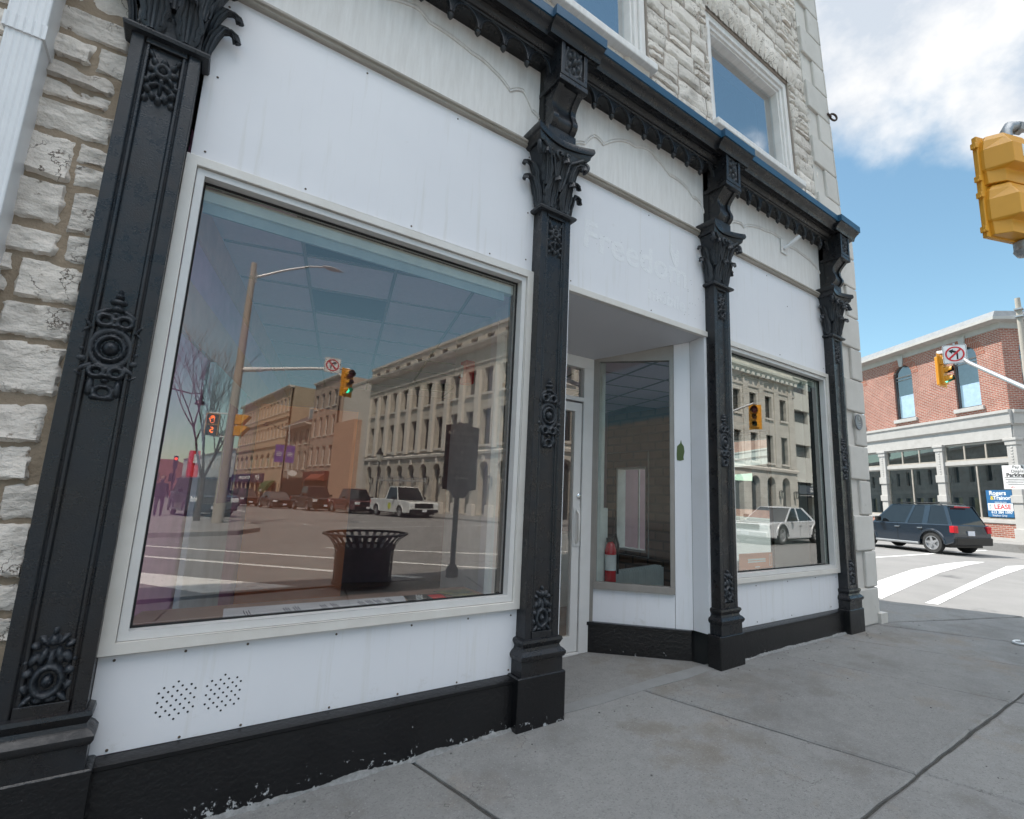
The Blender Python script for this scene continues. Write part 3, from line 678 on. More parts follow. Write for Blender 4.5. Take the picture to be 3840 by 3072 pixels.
        mb.tube([mb.L(cx+s*.02,.12,3.30), mb.L(cx+s*.05,.135,3.42), mb.L(cx+s*hw*.55,.145,3.52), mb.L(cx+s*(hw+.05),.17,3.585)], .012, 8)
    rr = random.Random(int(cx*100))
    for k in range(70):   # beading and small leaf points that break up the bell
        t = rr.random(); s = rr.uniform(-.95,.95); f = t**2.2; z = 3.16+.40*t
        mb.lathe(mb.L(cx+(hw-.008+.07*f)*s, .092+.07*f+.004, z), [(.001,-.012),(.008*rr.uniform(.7,1.4),0),(.001,.013)], 6)
    cp = mb.build('capital', m_iron_dirty, p, smooth=40)
    # concave abacus
    mb = MB()
    def ab(hw2, df, dm, back=0.): return [(cx-hw2, back)]+[(cx-hw2, df)]+[(cx+hw2*s_, dm+(df-dm)*abs(s_)**1.8) for s_ in [-.9+.1*k for k in range(19)]]+[(cx+hw2, df),(cx+hw2, back)]
    L3 = [(3.585, hw+.085,.175,.115),(3.60,hw+.10,.19,.125),(3.635,hw+.108,.197,.13),(3.64,hw+.12,.21,.145),(3.66,hw+.128,.218,.15),(3.69,hw+.122,.212,.146)]
    prof = [[mb.L(u, v, z) for u, v in ab(a, b, c)] for z, a, b, c in L3]; mb.rows(prof)
    n = len(prof[0]); k0 = mb.P(prof[-1]); mb.f.append(tuple(range(k0, k0+n)))
    k0 = mb.P(prof[0]); mb.f.append(tuple(range(k0, k0+n)))
    mb.build('abacus', mat, p, smooth=35)
    # console with block
    mb = MB(); mb.box(cx-hw, cx+hw, 0, .135, 3.69, 3.772); mb.build('console_foot', mat, p, bevel=.004); mb = MB()
    mb.box(cx-hw*.95, cx+hw*.95, 0, .245, 4.085, 4.42); mb.box(cx-hw*.95-.008, cx+hw*.95+.008, 0, .262, 4.06, 4.10)
    frame_ring(mb, cx-hw*.95, cx+hw*.95, 4.105, 4.42, .035, .262, .24)
    mb.build('console_block', mat, p, bevel=.004)
    S = [(4.075,.235),(4.05,.215),(4.02,.185),(3.99,.158),(3.96,.143),(3.93,.140),(3.90,.148),(3.87,.163),(3.84,.172),(3.81,.168),(3.785,.150),(3.765,.125)]
    mb = MB()
    ctr = [[mb.L(cx-hw*.52,v-.012,z),mb.L(cx+hw*.52,v-.012,z)] for z, v in S]; mb.rows(ctr)
    for s in (-1, 1):
        a, b = (cx+s*hw*.5, cx+s*hw*.86)
        mb.rows([[mb.L(a,v-.014,z),mb.L(a,v+.006,z),mb.L(b,v+.006,z),mb.L(b,0,z)] for z, v in S])
    mb.build('console_bracket', mat, p, smooth=50)
    mb = MB(); relief(mb, cx, 4.262, hw*1.25, .24, .246, H_ROS, .022, 36, 36); mb.build('rosette', m_iron_dirty, p, smooth=True)
    return p
for i, (cx, hw) in enumerate(PIL): pilaster(cx, hw, i < 4)
# extra height so nothing shows behind the pilasters
bp_ = MB()
for cx, hw in PIL: bp_.box(cx-hw+.006, cx+hw-.006, -.3, .05, gz(cx)-.1, 4.42)
bp_.box(-.5, 6.45, -.3, -.06, 4.36, 4.60)
bp_.build('backing', m_dark, B)

# cornice: fascia, crown and flashing, stepping forward over every block
def crown(mb, x0, x1, d, mitreL=False, mitreR=False):
    pf = [(-.02,4.378),(.185+d,4.372),(.188+d,4.380),(.212+d,4.378),(.216+d,4.372),(.232+d,4.370),(.236+d,4.382),(.240+d,4.398),(.250+d,4.416),(.268+d,4.432),(.286+d,4.442),(.292+d,4.456),(.296+d,4.462),(-.02,4.462)]
    mb.prism(pf, x0, x1, 'u')
cm = MB(); fl = MB(); fa = MB()
fa.prism([(-.02,4.300),(.116,4.300),(.119,4.312),(.130,4.314),(.133,4.326),(.146,4.329),(.156,4.340),(.170,4.378),(-.02,4.378)], -.44, 6.34, 'u')
segs = []; x = -.5
for cx, hw in PIL:
    a, b = cx-.235, cx+.235
    if a > x: segs.append((x, a, 0.))
    segs.append((a, b, .04)); x = b
for a, b, d in segs:
    crown(cm, a, b, d)
    fl.box(a-(.006 if d else -.0), b+(.006 if d else 0), -.02, .306+d, 4.458, 4.528 if not d else 4.532)
    fl.prism([(.306+d,4.528),(.300+d,4.534),(-.30,4.62),(-.30,4.528)], a, b, 'u')
corn = fa.build('cornice', m_iron, B, bevel=.002)
cm.build('crown_moulding', m_iron, corn, smooth=50)
fl.build('flashing', m_flash, corn)
# arcaded fringe with drop pendants
def fringe(x0, x1, n):
    w_ = (x1-x0)/n
    mb = MB()
    for lay, (va, vb, crn, bot) in enumerate(((.098,.125,4.312,4.195),)):
        pts = []
        for k in range(n):
            xc = x0+w_*(k+.5)
            for j in range(13):
                s = j/12*2-1; s2 = s*.86
                pts.append((xc+s2*w_/2, bot+(crn-bot)*math.sqrt(max(0, 1-s*s))**.9))
        top = 4.33
        for i in range(len(pts)-1):
            (a, za), (b, zb_) = pts[i], pts[i+1]
            mb.face([mb.L(a,vb,za),mb.L(b,vb,zb_),mb.L(b,vb,top),mb.L(a,vb,top)])
            mb.face([mb.L(a,va,za),mb.L(b,va,zb_),mb.L(b,vb,zb_),mb.L(a,vb,za)])
    # roll moulding round each little arch
    for k in range(n):
        xc = x0+w_*(k+.5)
        mb.tube([mb.L(xc+w_*.46*math.cos(math.pi*j/12), .126, 4.195+.112*math.sin(math.pi*j/12)) for j in range(13)], .0065, 6)
    for k in range(0, n+1):
        xx = x0+w_*k
        if k in (0, n): continue
        mb.lathe(mb.L(xx, .104, 4.146), [(.001,0),(.006,.006),(.008,.010),(.012,.014),(.021,.030),(.022,.040),(.017,.046),(.021,.052),(.019,.075),(.014,.10)], 12)
    mb.build('arcaded_fringe', m_iron, corn, smooth=35)
fringe(-.165, 1.86, 10); fringe(2.11, 3.83, 9); fringe(4.06, 6.10, 11)

# white boards
pn = MB()
for a, b, t in BAYS:
    fz = MB(); fz.box(a-.05, b+.05, -.06, -.004, 3.60, 4.42); fz.build('frieze_board', m_frieze, B)
    mo = MB(); mo.prism([(-.03,3.598),(.020,3.600),(.030,3.606),(.030,3.618),(.044,3.624),(.046,3.636),(.030,3.652),(.010,3.668),(-.03,3.672)], a-.03, b+.05, 'u')
    mo.build('drip_moulding', m_mould, B, bevel=.002)
def scallop(pts):
    mb = MB(); out = []
    for i in range(len(pts)-1):
        (a, za), (b, zb_) = pts[i], pts[i+1]
        for k in range(6):
            t = k/6; s = .012*math.sin(math.pi*t)*(1 if i % 2 else 1); out.append(mb.L(a+(b-a)*t, .000, za+(zb_-za)*t+s))
    out.append(mb.L(pts[-1][0], 0., pts[-1][1])); mb.tube(out, .008, 8)
    mb.tube([p+Vector((0,0,.022)) for p in out], .0035, 6)
    mb.build('applied_moulding', m_frieze, B, smooth=True)
scallop([(-.1,3.84),(.02,4.02),(.12,4.0),(.28,4.10),(.60,4.11),(.85,4.20),(.95,4.15),(1.27,4.11),(1.44,4.075),(1.59,3.99),(1.70,4.05),(1.79,3.93),(1.90,3.86)])
scallop([(2.18,3.84),(2.30,3.90),(2.40,4.02),(2.50,3.99),(2.71,4.13),(2.88,4.15),(3.05,4.20),(3.14,4.16),(3.33,4.07),(3.55,4.05),(3.66,3.98),(3.78,3.96),(3.84,3.86),(3.93,3.82)])
scallop([(4.12,3.84),(4.25,3.93),(4.42,3.99),(4.50,3.97),(4.61,4.03),(4.9,4.08),(5.18,4.10),(5.39,4.06),(5.72,4.05),(5.97,4.01),(6.08,3.96),(6.16,3.88)])
def panel(a, b, c, d, scr=(), v0=-.03, v1=.0):
    mb = MB(); mb.box(a, b, v0, v1, c, d); o = mb.build('sheet_panel', m_white, B, bevel=.0015)
    for x, z in scr: s = MB(); s.lathe(s.L(x, v1-.001, z), [(.0055,0),(.0055,.0035),(.002,.0045)], 8, axis=(0,-1,0)); s.build('screw', pm('rusty_screw', (.10,.07,.05), .7), o)
    return o
top_s = [(-.11,3.54),(-.11,3.12),(-.11,2.70),(.6,3.56),(1.2,3.56),(1.78,3.54),(1.79,3.1),(1.79,2.74),(.35,2.69),(.95,2.69),(1.5,2.69)]
panel(-.165, 1.845, 2.664, 3.6, top_s)
low = panel(-.178, 1.845, .003, .386, [(-.125,.36),(.117,.364),(.355,.363),(.75,.36),(1.15,.36),(1.5,.36),(1.80,.35),(-.10,.018),(.139,.015),(.368,.015),(.75,.016),(1.1,.016),(1.45,.016),(1.8,.03)])
vh = MB()
for cx in (.108, .281):
    vh = MB()
    for i in range(-5, 6):
        for j in range(-5, 6):
            x, z = (i+j)*.0225*.72, (i-j)*.0225*.72*1.15
            if (i+j) % 1 == 0 and x*x+z*z < .078**2: vh.lathe(vh.L(cx+x*1., -.0005, .167+z), [(.0045,0),(.0045,.0012)], 8, axis=(0,-1,0))
    vh.build('vent_holes', m_dark, low)
mid = panel(2.17, 3.85, 2.66, 3.6, [(2.205,3.22),(2.20,2.70),(3.08,2.69),(3.83,2.68),(3.84,3.1),(3.80,3.55),(3.05,3.56)])
panel(4.115, 6.115, 2.664, 3.6, [(4.16,3.5),(4.16,2.72),(5.1,2.70),(6.05,2.72),(6.05,3.3),(5.3,3.3),(4.9,3.55)])
panel(4.115, 6.115, .003, .386, [(4.5,.35),(5.05,.355),(5.6,.36),(4.5,.03),(5.1,.03),(5.9,.04),(6.05,.34)])
# ghost of the removed lettering
m_ghost = pm('ghost_adhesive', (.775,.775,.79), .5, (.72,.72,.735), 12, .8, .3, 60)
def ghost(s, u, z, sz):
    text('ghost_lettering', s, sz, m_ghost, mid, Mf(W0, u, -.0002, z, R(-.5)), ext=.0012, align='LEFT', sx=1.05, bold=.006)
ghost('Freedom', 2.30, 3.13, .33); ghost('mobile', 3.04, 2.845, .17)
gh = MB()
gh.prism([(3.33,3.40),(3.36,3.36),(3.385,3.30),(3.43,3.37),(3.45,3.34),(3.44,3.22),(3.40,3.17),(3.355,3.23),(3.325,3.31)], .0004, .0025); gh.build('ghost_emblem', m_ghost, mid)
rr = random.Random(8); gs = MB()
for k in range(46):
    x, z = rr.uniform(2.32,3.80), 0; z = 3.20-(x-2.3)*.12+rr.uniform(-.10,.08) if rr.random() < .6 else rr.uniform(2.76,2.9)
    if z < 2.95: x = rr.uniform(3.1,3.78)
    gs.lathe(gs.L(x, -.0006, z), [(rr.uniform(.002,.0045),0),(.002,.0022)], 6, axis=(0,-1,0))
gs.build('old_fixing_holes', pm('stain_grey', (.25,.25,.26), .8), mid)

# black masonry base
def base(x0, x1, n=30):
    mb = MB(); rr = random.Random(int(x0*10)+3); rows = []
    zs = [None, -.03, -.012, -.004, .004]
    for i in range(n+1):
        x = x0+(x1-x0)*i/n; nz_ = noise.noise(Vector((x*3, 0, 2)))*.006
        rows.append([mb.L(x, .062+nz_, gz(x)-.03), mb.L(x, .060+nz_, gz(x)*.5), mb.L(x, .056+nz_, -.035), mb.L(x, .066, -.028), mb.L(x,.068,-.012), mb.L(x,.052,-.004), mb.L(x,0,.002)])
    mb.rows(rows); mb.build('masonry_base', m_plinth, B, smooth=30)
    ck = MB(); rows = []
    for i in range(n*5+1):
        x = x0+(x1-x0)*i/(n*5); a = max(.0015, .009+.016*noise.noise(Vector((x*5, 1, 2)))+.010*noise.noise(Vector((x*45, 5, 2)))); z = gz(x)
        rows.append([ck.L(x,.058,z+.006+a*.9), ck.L(x,.064+a*.4,z+.006+a*.6), ck.L(x,.068+a*.9,z+.002+a*.2), ck.L(x,.070+a*1.3,z-.006)])
    ck.rows(rows); ck.build('caulk_line', m_caulk, B, smooth=60)
base(-.20, 1.80); base(4.10, 6.06)

# ---- display windows
GL = .06-.12   # glass plane y=.06 -> v=-.06
def shopwindow(a, b, c, d, name='display_window', pane=m_pane):
    mb = MB(); frame_ring(mb, a, b, c, d, .048, .030, -.01, .045)
    f = mb.build(name, m_alu, B, bevel=.003)
    mb = MB(); frame_ring(mb, a+.050, b-.050, c+.047, d-.050, .034, .012, -.09, .036); mb.build('inner_stop', m_alu2, f, bevel=.002)
    mb = MB(); frame_ring(mb, a+.084, b-.084, c+.083, d-.084, .008, -.045, -.058, .008); mb.build('gasket', m_dark, f)
    mb = MB(); mb.box(a+.085, b-.085, -.066, -.060, c+.084, d-.085); mb.build('glass', pane, f)
    return f
shopwindow(-.178, 1.846, .388, 2.652); shopwindow(4.115, 6.105, .388, 2.652, pane=m_pane2)
# recessed entrance ------------------------------------------------
RA, RB = Vector((3.171,.849)), Vector((3.80,.165)); URr = (RB-RA).normalized()
fr_r = Fr(RA.x, RA.y, U=(URr.x, URr.y))      # normal looks back to the door side
RLn = (RB-RA).length
sw = MB(fr_r); sgn = fr_r.Nn.dot(Vector((-1,-1,0)))
vs = 1 if sgn > 0 else -1
def rb(mb, a, b, v0, v1, c, d): mb.box(a, b, vs*v0, vs*v1, c, d)
sill_z, head_z = .34, 2.45
jm = MB(fr_r)
rb(jm, .0, .05, -.04, .02, -.26, 2.62); rb(jm, .05, .775, -.04, .03, .285, .345); rb(jm, .05, .775, -.04, .02, 2.42, 2.62); rb(jm, .05, .075, -.03, .012, .345, 2.42)
rb(jm, .735, .775, -.04, .02, .345, 2.42)
dw = jm.build('side_window', m_alud, B, bevel=.002)
gg = MB(fr_r); rb(gg, .07, .74, -.012, -.006, .345, 2.42); gg.build('glass', glass('recess_glass', 1.45, (.95,.97,.96)), dw)
wp = MB(fr_r); rb(wp, .778, .925, -.03, .006, .0, 2.66); rb(wp, .0, .775, -.03, .0, .0, .284); pw = wp.build('recess_panel', m_white, B)
nb = MB(fr_r); rb(nb, -.02, RLn-.02, -.05, .03, -.32, -.012); rb(nb, -.02, RLn-.02, -.05, .042, -.03, .0); nb.build('masonry_base', m_plinth, B, bevel=.004)
tape = MB(fr_r); tape.prism([(.80,1.47),(.83,1.465),(.862,1.475),(.858,1.50),(.868,1.55),(.862,1.60),(.845,1.625),(.838,1.66),(.828,1.625),(.802,1.60),(.798,1.53)], vs*.0062, vs*.0085)
tape.build('green_patch', pm('moss_green_vinyl', (.075,.115,.03), .6), pw)
jb = MB(); jb.box(3.79, 3.83, -.16, .005, -.0, 2.66); jb.build('jamb_strip', m_white, B, bevel=.002); jb = MB(); jb.box(2.132, 2.165, -.16, .03, -.25, 2.66); jb.build('jamb_strip', m_white, B, bevel=.002)
sf = MB(); sf.face([(2.12,.0,2.625),(3.86,.0,2.625),(3.80,.19,2.60),(3.15,.87,2.43),(2.12,.87,2.43)]); sf.face([(2.12,.0,2.66),(3.86,.0,2.66),(3.86,.9,2.66),(2.12,.9,2.66)])
sf.build('soffit', pm('grey_soffit_board', (.52,.52,.54), .5, (.49,.49,.51), 2, .9), B)
tr = MB(); tr.box(2.13, 3.86, -.02, .022, 2.612, 2.662); tr.build('head_trim', m_mould if False else m_alu, B, bevel=.003)
df = Fr(2.12, .85, U=(1,0))
mb = MB(df); mb.box(.0,1.05,-.04,.03,2.33,2.44); mb.box(.93,1.05,-.04,.03,-.26,2.34); mb.box(0,.93,-.04,.03,2.00,2.04); mb.box(0,.06,-.04,.03,-.26,2.34); mb.box(0,.93,-.04,.03,-.29,-.245)
door = mb.build('entrance_door', m_alu2, B, bevel=.003)
mb = MB(df); frame_ring(mb, .065, .925, -.24, 1.985, .085, .012, -.035, .13); mb.box(.85,.925,.012,.02,.66,1.0); mb.build('door_leaf', m_alu2, door, bevel=.003)
mb = MB(df); mb.box(.15,.84,-.02,-.014,-.11,1.90); mb.box(.06,.93,-.02,-.014,2.04,2.33); mb.build('glass', m_pane, door)
mb = MB(df); mb.tube([df.p(.882,.02,.98), df.p(.882,.055,.95), df.p(.882,.055,.72), df.p(.882,.02,.69)], .012, 10); mb.build('handle', m_alu, door, smooth=True)
mb = MB(df); mb.lathe(df.p(.905,.012,1.11), [(.024,0),(.024,.012),(.016,.018)], 16, axis=(0,-1,0)); mb.build('lock', m_chr, door, smooth=40)
lwl = MB(); lwl.box(2.06, 2.12, -.0, -.86, -.3, .30); lwl.box(2.06,2.12,0,-.86,2.45,2.7); lwl.box(2.05,2.13,-.80,-.9,-.3,2.6); lwl.box(2.06,2.12,-.05,-.12,.3,2.45); lwl.build('recess_wall', m_white, B)
lg = MB(); lg.box(2.085,2.092,-.12,-.8,.3,2.45); lg.build('recess_glass', m_pane, B)

# ---- inside the shop (the room follows the side street, turned about 14 degrees)
az = R(14); UI = Vector((math.cos(az), -math.sin(az))); fi = Fr(-.12, .35, U=(UI.x, UI.y))   # u across, -v deeper
def inb(mb, a, b, y0, y1, c, d): mb.fr = fi; mb.box(a, b, -y0, -y1, c, d)
m_carpet = pm('brown_carpet', (.34,.24,.20), 1., (.26,.18,.15), 30, .8)
m_purple = pm('purple_wall', (.72,.34,.60), .7); m_orange = pm('orange_wall', (.95,.33,.16), .6, (.90,.28,.13), 2)
m_tile = pm('ceiling_tile', (.86,.74,.84), .9, (.78,.67,.76), 30, .8, .3, 200); m_cream = pm('cream_partition', (.74,.74,.70), .6)
fl_ = MB(); fl_.face([(-1.0,.07,-.31),(6.6,.07,-.31),(6.6,8,-.31),(-1,8,-.31)]); fl_.build('shop_floor', m_carpet, B)
cl = MB()
for i in range(-1, 12):
    for j in range(-2, 13):
        a, d_ = .02+i*.61-.14, j*.61-.6
        q = fi.p(a+.3, -(d_+.3), 0)
        cs = [fi.p(a+du, -(d_+dv), 0) for du in (0,.6) for dv in (0,.6)]
        if min(c.y for c in cs) < .10 or max(c.x for c in cs) > 6.8: continue
        if (i, j) == (1, 3) or (i, j) == (3, 8): continue
        inb(cl, a+.012, a+.598, d_+.012, d_+.598, 2.685, 2.70)
ceil = cl.build('ceiling_tiles', m_tile, B)
gd = MB()
for i in range(0, 12): inb(gd, -.12+i*.61-.012, -.12+i*.61+.012, (-.12+i*.61)*.25-.15, 6.0, 2.676, 2.684)
gd.build('ceiling_grid', m_alud, B)
gd = MB()
for j in range(1, 13): d_ = j*.61-.6; inb(gd, .0, min(6.4, (.20+d_*.97)/.242), d_-.012, d_+.012, 2.6765, 2.6835)
gd.build('ceiling_grid', m_alud, B)
cv = MB(); cv.face([(-8,.3,2.9),(6.9,.3,2.9),(6.9,8,2.9),(-8,8,2.9)]); cv.build('ceiling_void', m_dark, B)
wl = MB(); inb(wl, -.22, -.02, -.2, 5.4, -.3, 2.9); wl.build('purple_wall', m_purple, B)
wl = MB(); inb(wl, -.02, .0, -.18, 5.4, 2.45, 2.67); inb(wl, -.02, .004, -.18, 5.4, 1.9, 2.18); wl.build('wall_band', pm('brown_wall', (.75,.36,.28), .7), B)
wl = MB(); inb(wl, -.6, 7.4, 5.4, 5.5, -.3, 2.9); wl.build('rear_wall', pm('mauve_wall', (.36,.24,.27), .8), B)
wl = MB(); inb(wl, .0, .98, 2.9, 3.05, -.3, 1.95); inb(wl, 2.45, 3.0, 3.6, 3.8, -.3, .75); wl.build('orange_screen', m_orange, B)
wl = MB(); inb(wl, .0, .03, .75, 1.95, -.3, 1.88); wl.build('display_board', pm('pale_blue_board', (.62,.70,.78), .6), B)
pb = MB(); inb(pb, .03, .034, 1.35, 1.85, .95, 1.7); pb.build('purple_poster', pm('poster_purple', (.20,.14,.42), .5), B)
wl = MB(); wl.box(2.12, 2.2, -.95, -1.75, -.3, 2.69); wl.box(1.86,1.90,-.1,-.9,2.3,2.68) if False else None; wl.build('white_partition', m_cream, B)
cn = MB(); inb(cn, 2.9, 4.2, 3.2, 3.7, -.3, .62); cn.build('sales_counter', m_cream, B)
sh = MB(); sh.box(-.10, 1.78, -.07, -.62, .40, .425); sh.build('window_shelf', pm('shelf_laminate', (.28,.17,.13), .4), B)
# room on the right: exposed stone, window to the side street, radiator
rw = MB(Fr(6.55, 0, U=(0,-1))); wallopen(rw, -6.5, -.3, -.3, 2.67, [(-2.33,-1.04,.22,2.10),(-4.02,-3.27,.22,1.68)], .22, 0); rw.build('exposed_stone_wall', brick('brown_rubble', (.30,.19,.13), (.20,.13,.095), (.13,.095,.07), .34, .15, .02, R(90)), B)
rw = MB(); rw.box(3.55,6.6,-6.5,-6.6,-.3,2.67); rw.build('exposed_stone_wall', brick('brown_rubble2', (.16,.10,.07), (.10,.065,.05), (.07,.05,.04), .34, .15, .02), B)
ff = Fr(6.56, 0, U=(0,1)); sw2 = MB(ff); frame_ring(sw2, 3.27, 4.02, .22, 1.68, .035, .21, .005); sw2.box(3.62,3.64,.21,.18,.25,1.65); sw = sw2.build('side_street_window', m_cream, B)
p = MB(ff); p.box(3.30, 4.0, .19, .196, .25, 1.65); p.build('pane', glass('clear_glass', 1.4, (.95,.97,.97)), sw)
sw2 = MB(ff); frame_ring(sw2, 1.02, 2.35, .20, 2.12, .08, .34, .20); sw = sw2.build('side_street_window', m_cream, B); p = MB(ff); p.box(1.1, 2.3, .25, .256, .26, 2.05); p.build('pane', glass('clear_glass'), sw)
wp = MB(); wp.box(3.9, 3.95, -.9, -1.8, -.3, 2.69) ; wp.build('white_post', m_cream, B) if False else None
wp = MB(); wp.box(3.60,3.72,-1.25,-1.33,-.27,2.69); wp.box(3.72,3.80,-1.27,-1.33,-.27,1.0); wp.build('white_post', m_cream, B)
# roller blind boxes
for a, b in ((-.09,1.76),(4.2,6.02)):
    bb = MB(); bb.box(a, b, -.10, -.16, 2.50, 2.565); rbx = bb.build('blind_box', pm('pale_green_blind', (.62,.66,.60), .5), B)
    bb = MB(); bb.box(a+.005, b-.06, -.12, -.135, 2.445, 2.50); bb.build('blind', pm('grey_blind', (.34,.40,.42), .7), rbx)
# inner white lining by the right-hand shop window

# ================================================================== THINGS ON THE FACADE
t = thing('downspout', 'white ribbed metal downspout on the rubble wall left of the first pilaster', 'downspout', (-.75, -.06, -.3))
def dsp(z0, z1, off=0.):
    mb = MB(); a, b = -.805-off, -.695+off; n = 5; pts = [(a, .0-.02)]
    pts += [(a, .13+off)]
    for k in range(n):
        x = a+.014+(b-a-.028)*k/(n-1); 
        pts += [(x-.006, .13+off), (x, .126+off), (x+.006, .13+off)]
    pts += [(b, .13+off), (b, -.02)]
    mb.prism(pts, z0, z1, 'zv'); return mb
dsp(-.2, 2.93).build('lower_pipe', m_wmet, t, bevel=.006); dsp(2.90, 5.4, .005).build('upper_pipe', m_wmet, t, bevel=.006)
mb = dsp(2.86, 2.925, .0085); mb.build('strap', m_wmet, t)
t = thing('wall_plaque', 'round grey commemorative plaque on the corner quoin of the shop', 'plaque', (6.79, -.05, 2.157))
mb = MB(); mb.lathe(mb.L(6.79,.034,2.157), [(.098,0),(.098,.010),(.092,.014),(.086,.012)], 32, axis=(0,-1,0)); mb.build('disc', pm('plaque_bronze', (.22,.22,.23), .45, metal=.4), t, smooth=35)
mb = MB()
for k in range(6):
    a = math.pi*2*k/6+.5; mb.lathe(mb.L(6.79+.014*math.cos(a), .046, 2.205+.014*math.sin(a)), [(.009,0),(.009,.003)], 8, axis=(0,-1,0))
for k, w_ in enumerate((.06,.075,.05)): mb.box(6.79-w_/2, 6.79+w_/2, .045, .0485, 2.15-k*.025, 2.157-k*.025)
mb.build('raised_lettering', m_galv, t)
t = thing('iron_ring', 'rusty iron eye ring sticking out of the corner above the cornice', 'ring', (6.84, -.05, 6.54))
mb = MB(); cxr = 6.85; mb.tube([mb.L(cxr+.055*math.cos(a), -.03+.02*math.cos(a), 6.53+.05*math.sin(a)) for a in [2*math.pi*k/20 for k in range(21)]], .014, 8); mb.tube([mb.L(cxr-.14,-.04,6.52), mb.L(cxr-.05,-.04,6.52)], .014, 8)
tag(mb.build('iron_ring', pm('rusty_iron', (.05,.028,.02), .7), None, smooth=True), 'rusty iron eye ring sticking out of the corner above the cornice', 'ring'); bpy.data.objects.remove(t)
t = thing('sign_bracket', 'white flag-pole bracket screwed to the right-hand frieze board', 'bracket', (5.3, 0, 4.0))
mb = MB(); mb.box(5.215,5.335,0,.012,3.925,4.10); mb.build('back_plate', m_frieze, t, bevel=.002)
mb = MB(); mb.tube([mb.L(5.27,.01,3.98), mb.L(5.34,.16,4.10)], .022, 14); mb.build('socket_tube', m_wmet, t, smooth=True)

# inside
m_paper = pm('printed_paper', (.62,.62,.66), .5)
m_blue = pm('ink_blue', (.10,.10,.14), .6)
def sheet(nm, label, pts, z, mat=m_paper, group=None):
    c = sum((Vector((*p,0)) for p in pts), Vector())/4; t = thing(nm, label, 'paper', (c.x,c.y,z), group)
    mb = MB(); mb.prism(pts, z, z+.0015, 'z'); mb.build('sheet', mat, t); return t
t = sheet('poster_sheet', 'long white printed poster lying flat on the window shelf', [(.26,.24),(1.21,.245),(1.26,.44),(.28,.49)], .43)
mb = MB(); rr = random.Random(2)
for cx in (.36,.55,.60,.74,.80,.95,1.0,1.05,1.12):
    for k in range(3): mb.prism([(cx+k*.012,.27+rr.uniform(0,.04)),(cx+k*.012+.005,.27),(cx+k*.012+.005,.36+rr.uniform(0,.06)),(cx+k*.012,.38)], .4315, .4322, 'z')
mb.build('print_lines', m_blue, t)
t = sheet('magazine', 'black and red leaflet at the right end of the window shelf', [(1.23,.26),(1.50,.25),(1.52,.44),(1.27,.45)], .428, pm('dark_print', (.02,.025,.03), .3))
mb = MB(); mb.prism([(1.40,.29),(1.49,.29),(1.50,.40),(1.41,.41)], .4296, .4304, 'z'); mb.build('red_block', m_signr, t)
m4_ = Matrix.Translation((1.33,.34,.4312)) @ Matrix.Rotation(R(70), 4, 'Z'); text('heading', 'MODEE', .06, m_signw, t, m4_, .0004)
sheet('brochure', 'pale brochure lying near the left end of the window shelf', [(-.05,.14),(.42,.13),(.44,.20),(-.04,.21)], .4275, pm('pale_print', (.50,.48,.50), .4))
sheet('folded_flyer', 'blue and yellow flyer in the far right corner of the window shelf', [(1.56,.25),(1.72,.22),(1.74,.5),(1.50,.52)], .4275, pm('yellow_print', (.30,.26,.10), .4, (.04,.08,.12), 9))
t = thing('fire_extinguisher', 'red fire extinguisher hanging on the white post behind the side window', 'fire extinguisher', (3.78, 1.22, .35))
mb = MB(); q = Vector((3.80,1.22,.20)); mb.lathe(q, [(.045,0),(.060,.03),(.060,.36),(.045,.42),(.02,.45)], 20); mb.build('cylinder', pm('extinguisher_red', (.55,.02,.03), .25), t, smooth=40)
mb = MB(); mb.lathe(q, [(.061,.16),(.0615,.17),(.0615,.31),(.061,.32)], 20); mb.build('paper_label', m_signw, t, smooth=40)
mb = MB(); mb.box(q.x-.05,q.x+.03,-q.y+.015,-q.y-.015,.65,.69); mb.tube([q+Vector((.0,0,.47)),q+Vector((.05,-.02,.53)),q+Vector((.09,-.02,.42)),q+Vector((.085,-.02,.12))], .013, 8); mb.build('hose_and_lever', m_blk, t, smooth=40)
t = thing('radiator', 'white column radiator below the side street window', 'radiator', (4.9, 2.0, -.27))
ra, rb_ = Vector((4.35,2.1,0)), Vector((6.2,2.5,0)); fr2 = Fr(ra.x, ra.y, U=((rb_-ra).x,(rb_-ra).y)); mb = MB(fr2)
for k in range(26): x = .0+k*.062; mb.box(x, x+.044, -.06, .06, -.16, .17); mb.box(x+.012, x+.032, -.075, .075, -.14, .15)
mb.build('columns', m_cream, t, bevel=.012); mb = MB(fr2); mb.tube([fr2.p(1.60,0,.12), fr2.p(1.72,0,.12), fr2.p(1.72,0,-.2)], .02, 10); mb.build('valve_pipe', m_cream, t, smooth=True)
t = thing('alarm_light', 'red fire alarm strobe high on the shop wall seen through the big window', 'alarm', (2.0, 1.4, 2.2))
mb = MB(); mb.box(2.02,2.115,-1.3,-1.42,2.10,2.32); mb.build('housing', m_signr, t, bevel=.01); mb = MB(); mb.box(1.99,2.02,-1.33,-1.39,2.15,2.27); mb.build('strobe_lens', m_chr, t, bevel=.008)
t = thing('window_notice', 'orange printed notice taped low inside the right-hand shop window', 'notice', (4.64, .1, .55))
mb = MB(); mb.box(4.36,4.925,-.075,-.077,.482,.632); mb.build('sheet', pm('notice_orange', (.72,.23,.10), .6), t)
mb = MB(); mb.box(4.50,4.80,-.0735,-.0749,.565,.580); mb.box(4.50,4.80,-.0735,-.0749,.545,.558); mb.box(4.62,4.70,-.0735,-.0749,.498,.506); frame_ring(mb,4.865,4.90,.505,.61,.004,-.0735,-.0749); mb.build('printed_text', m_signw, t)
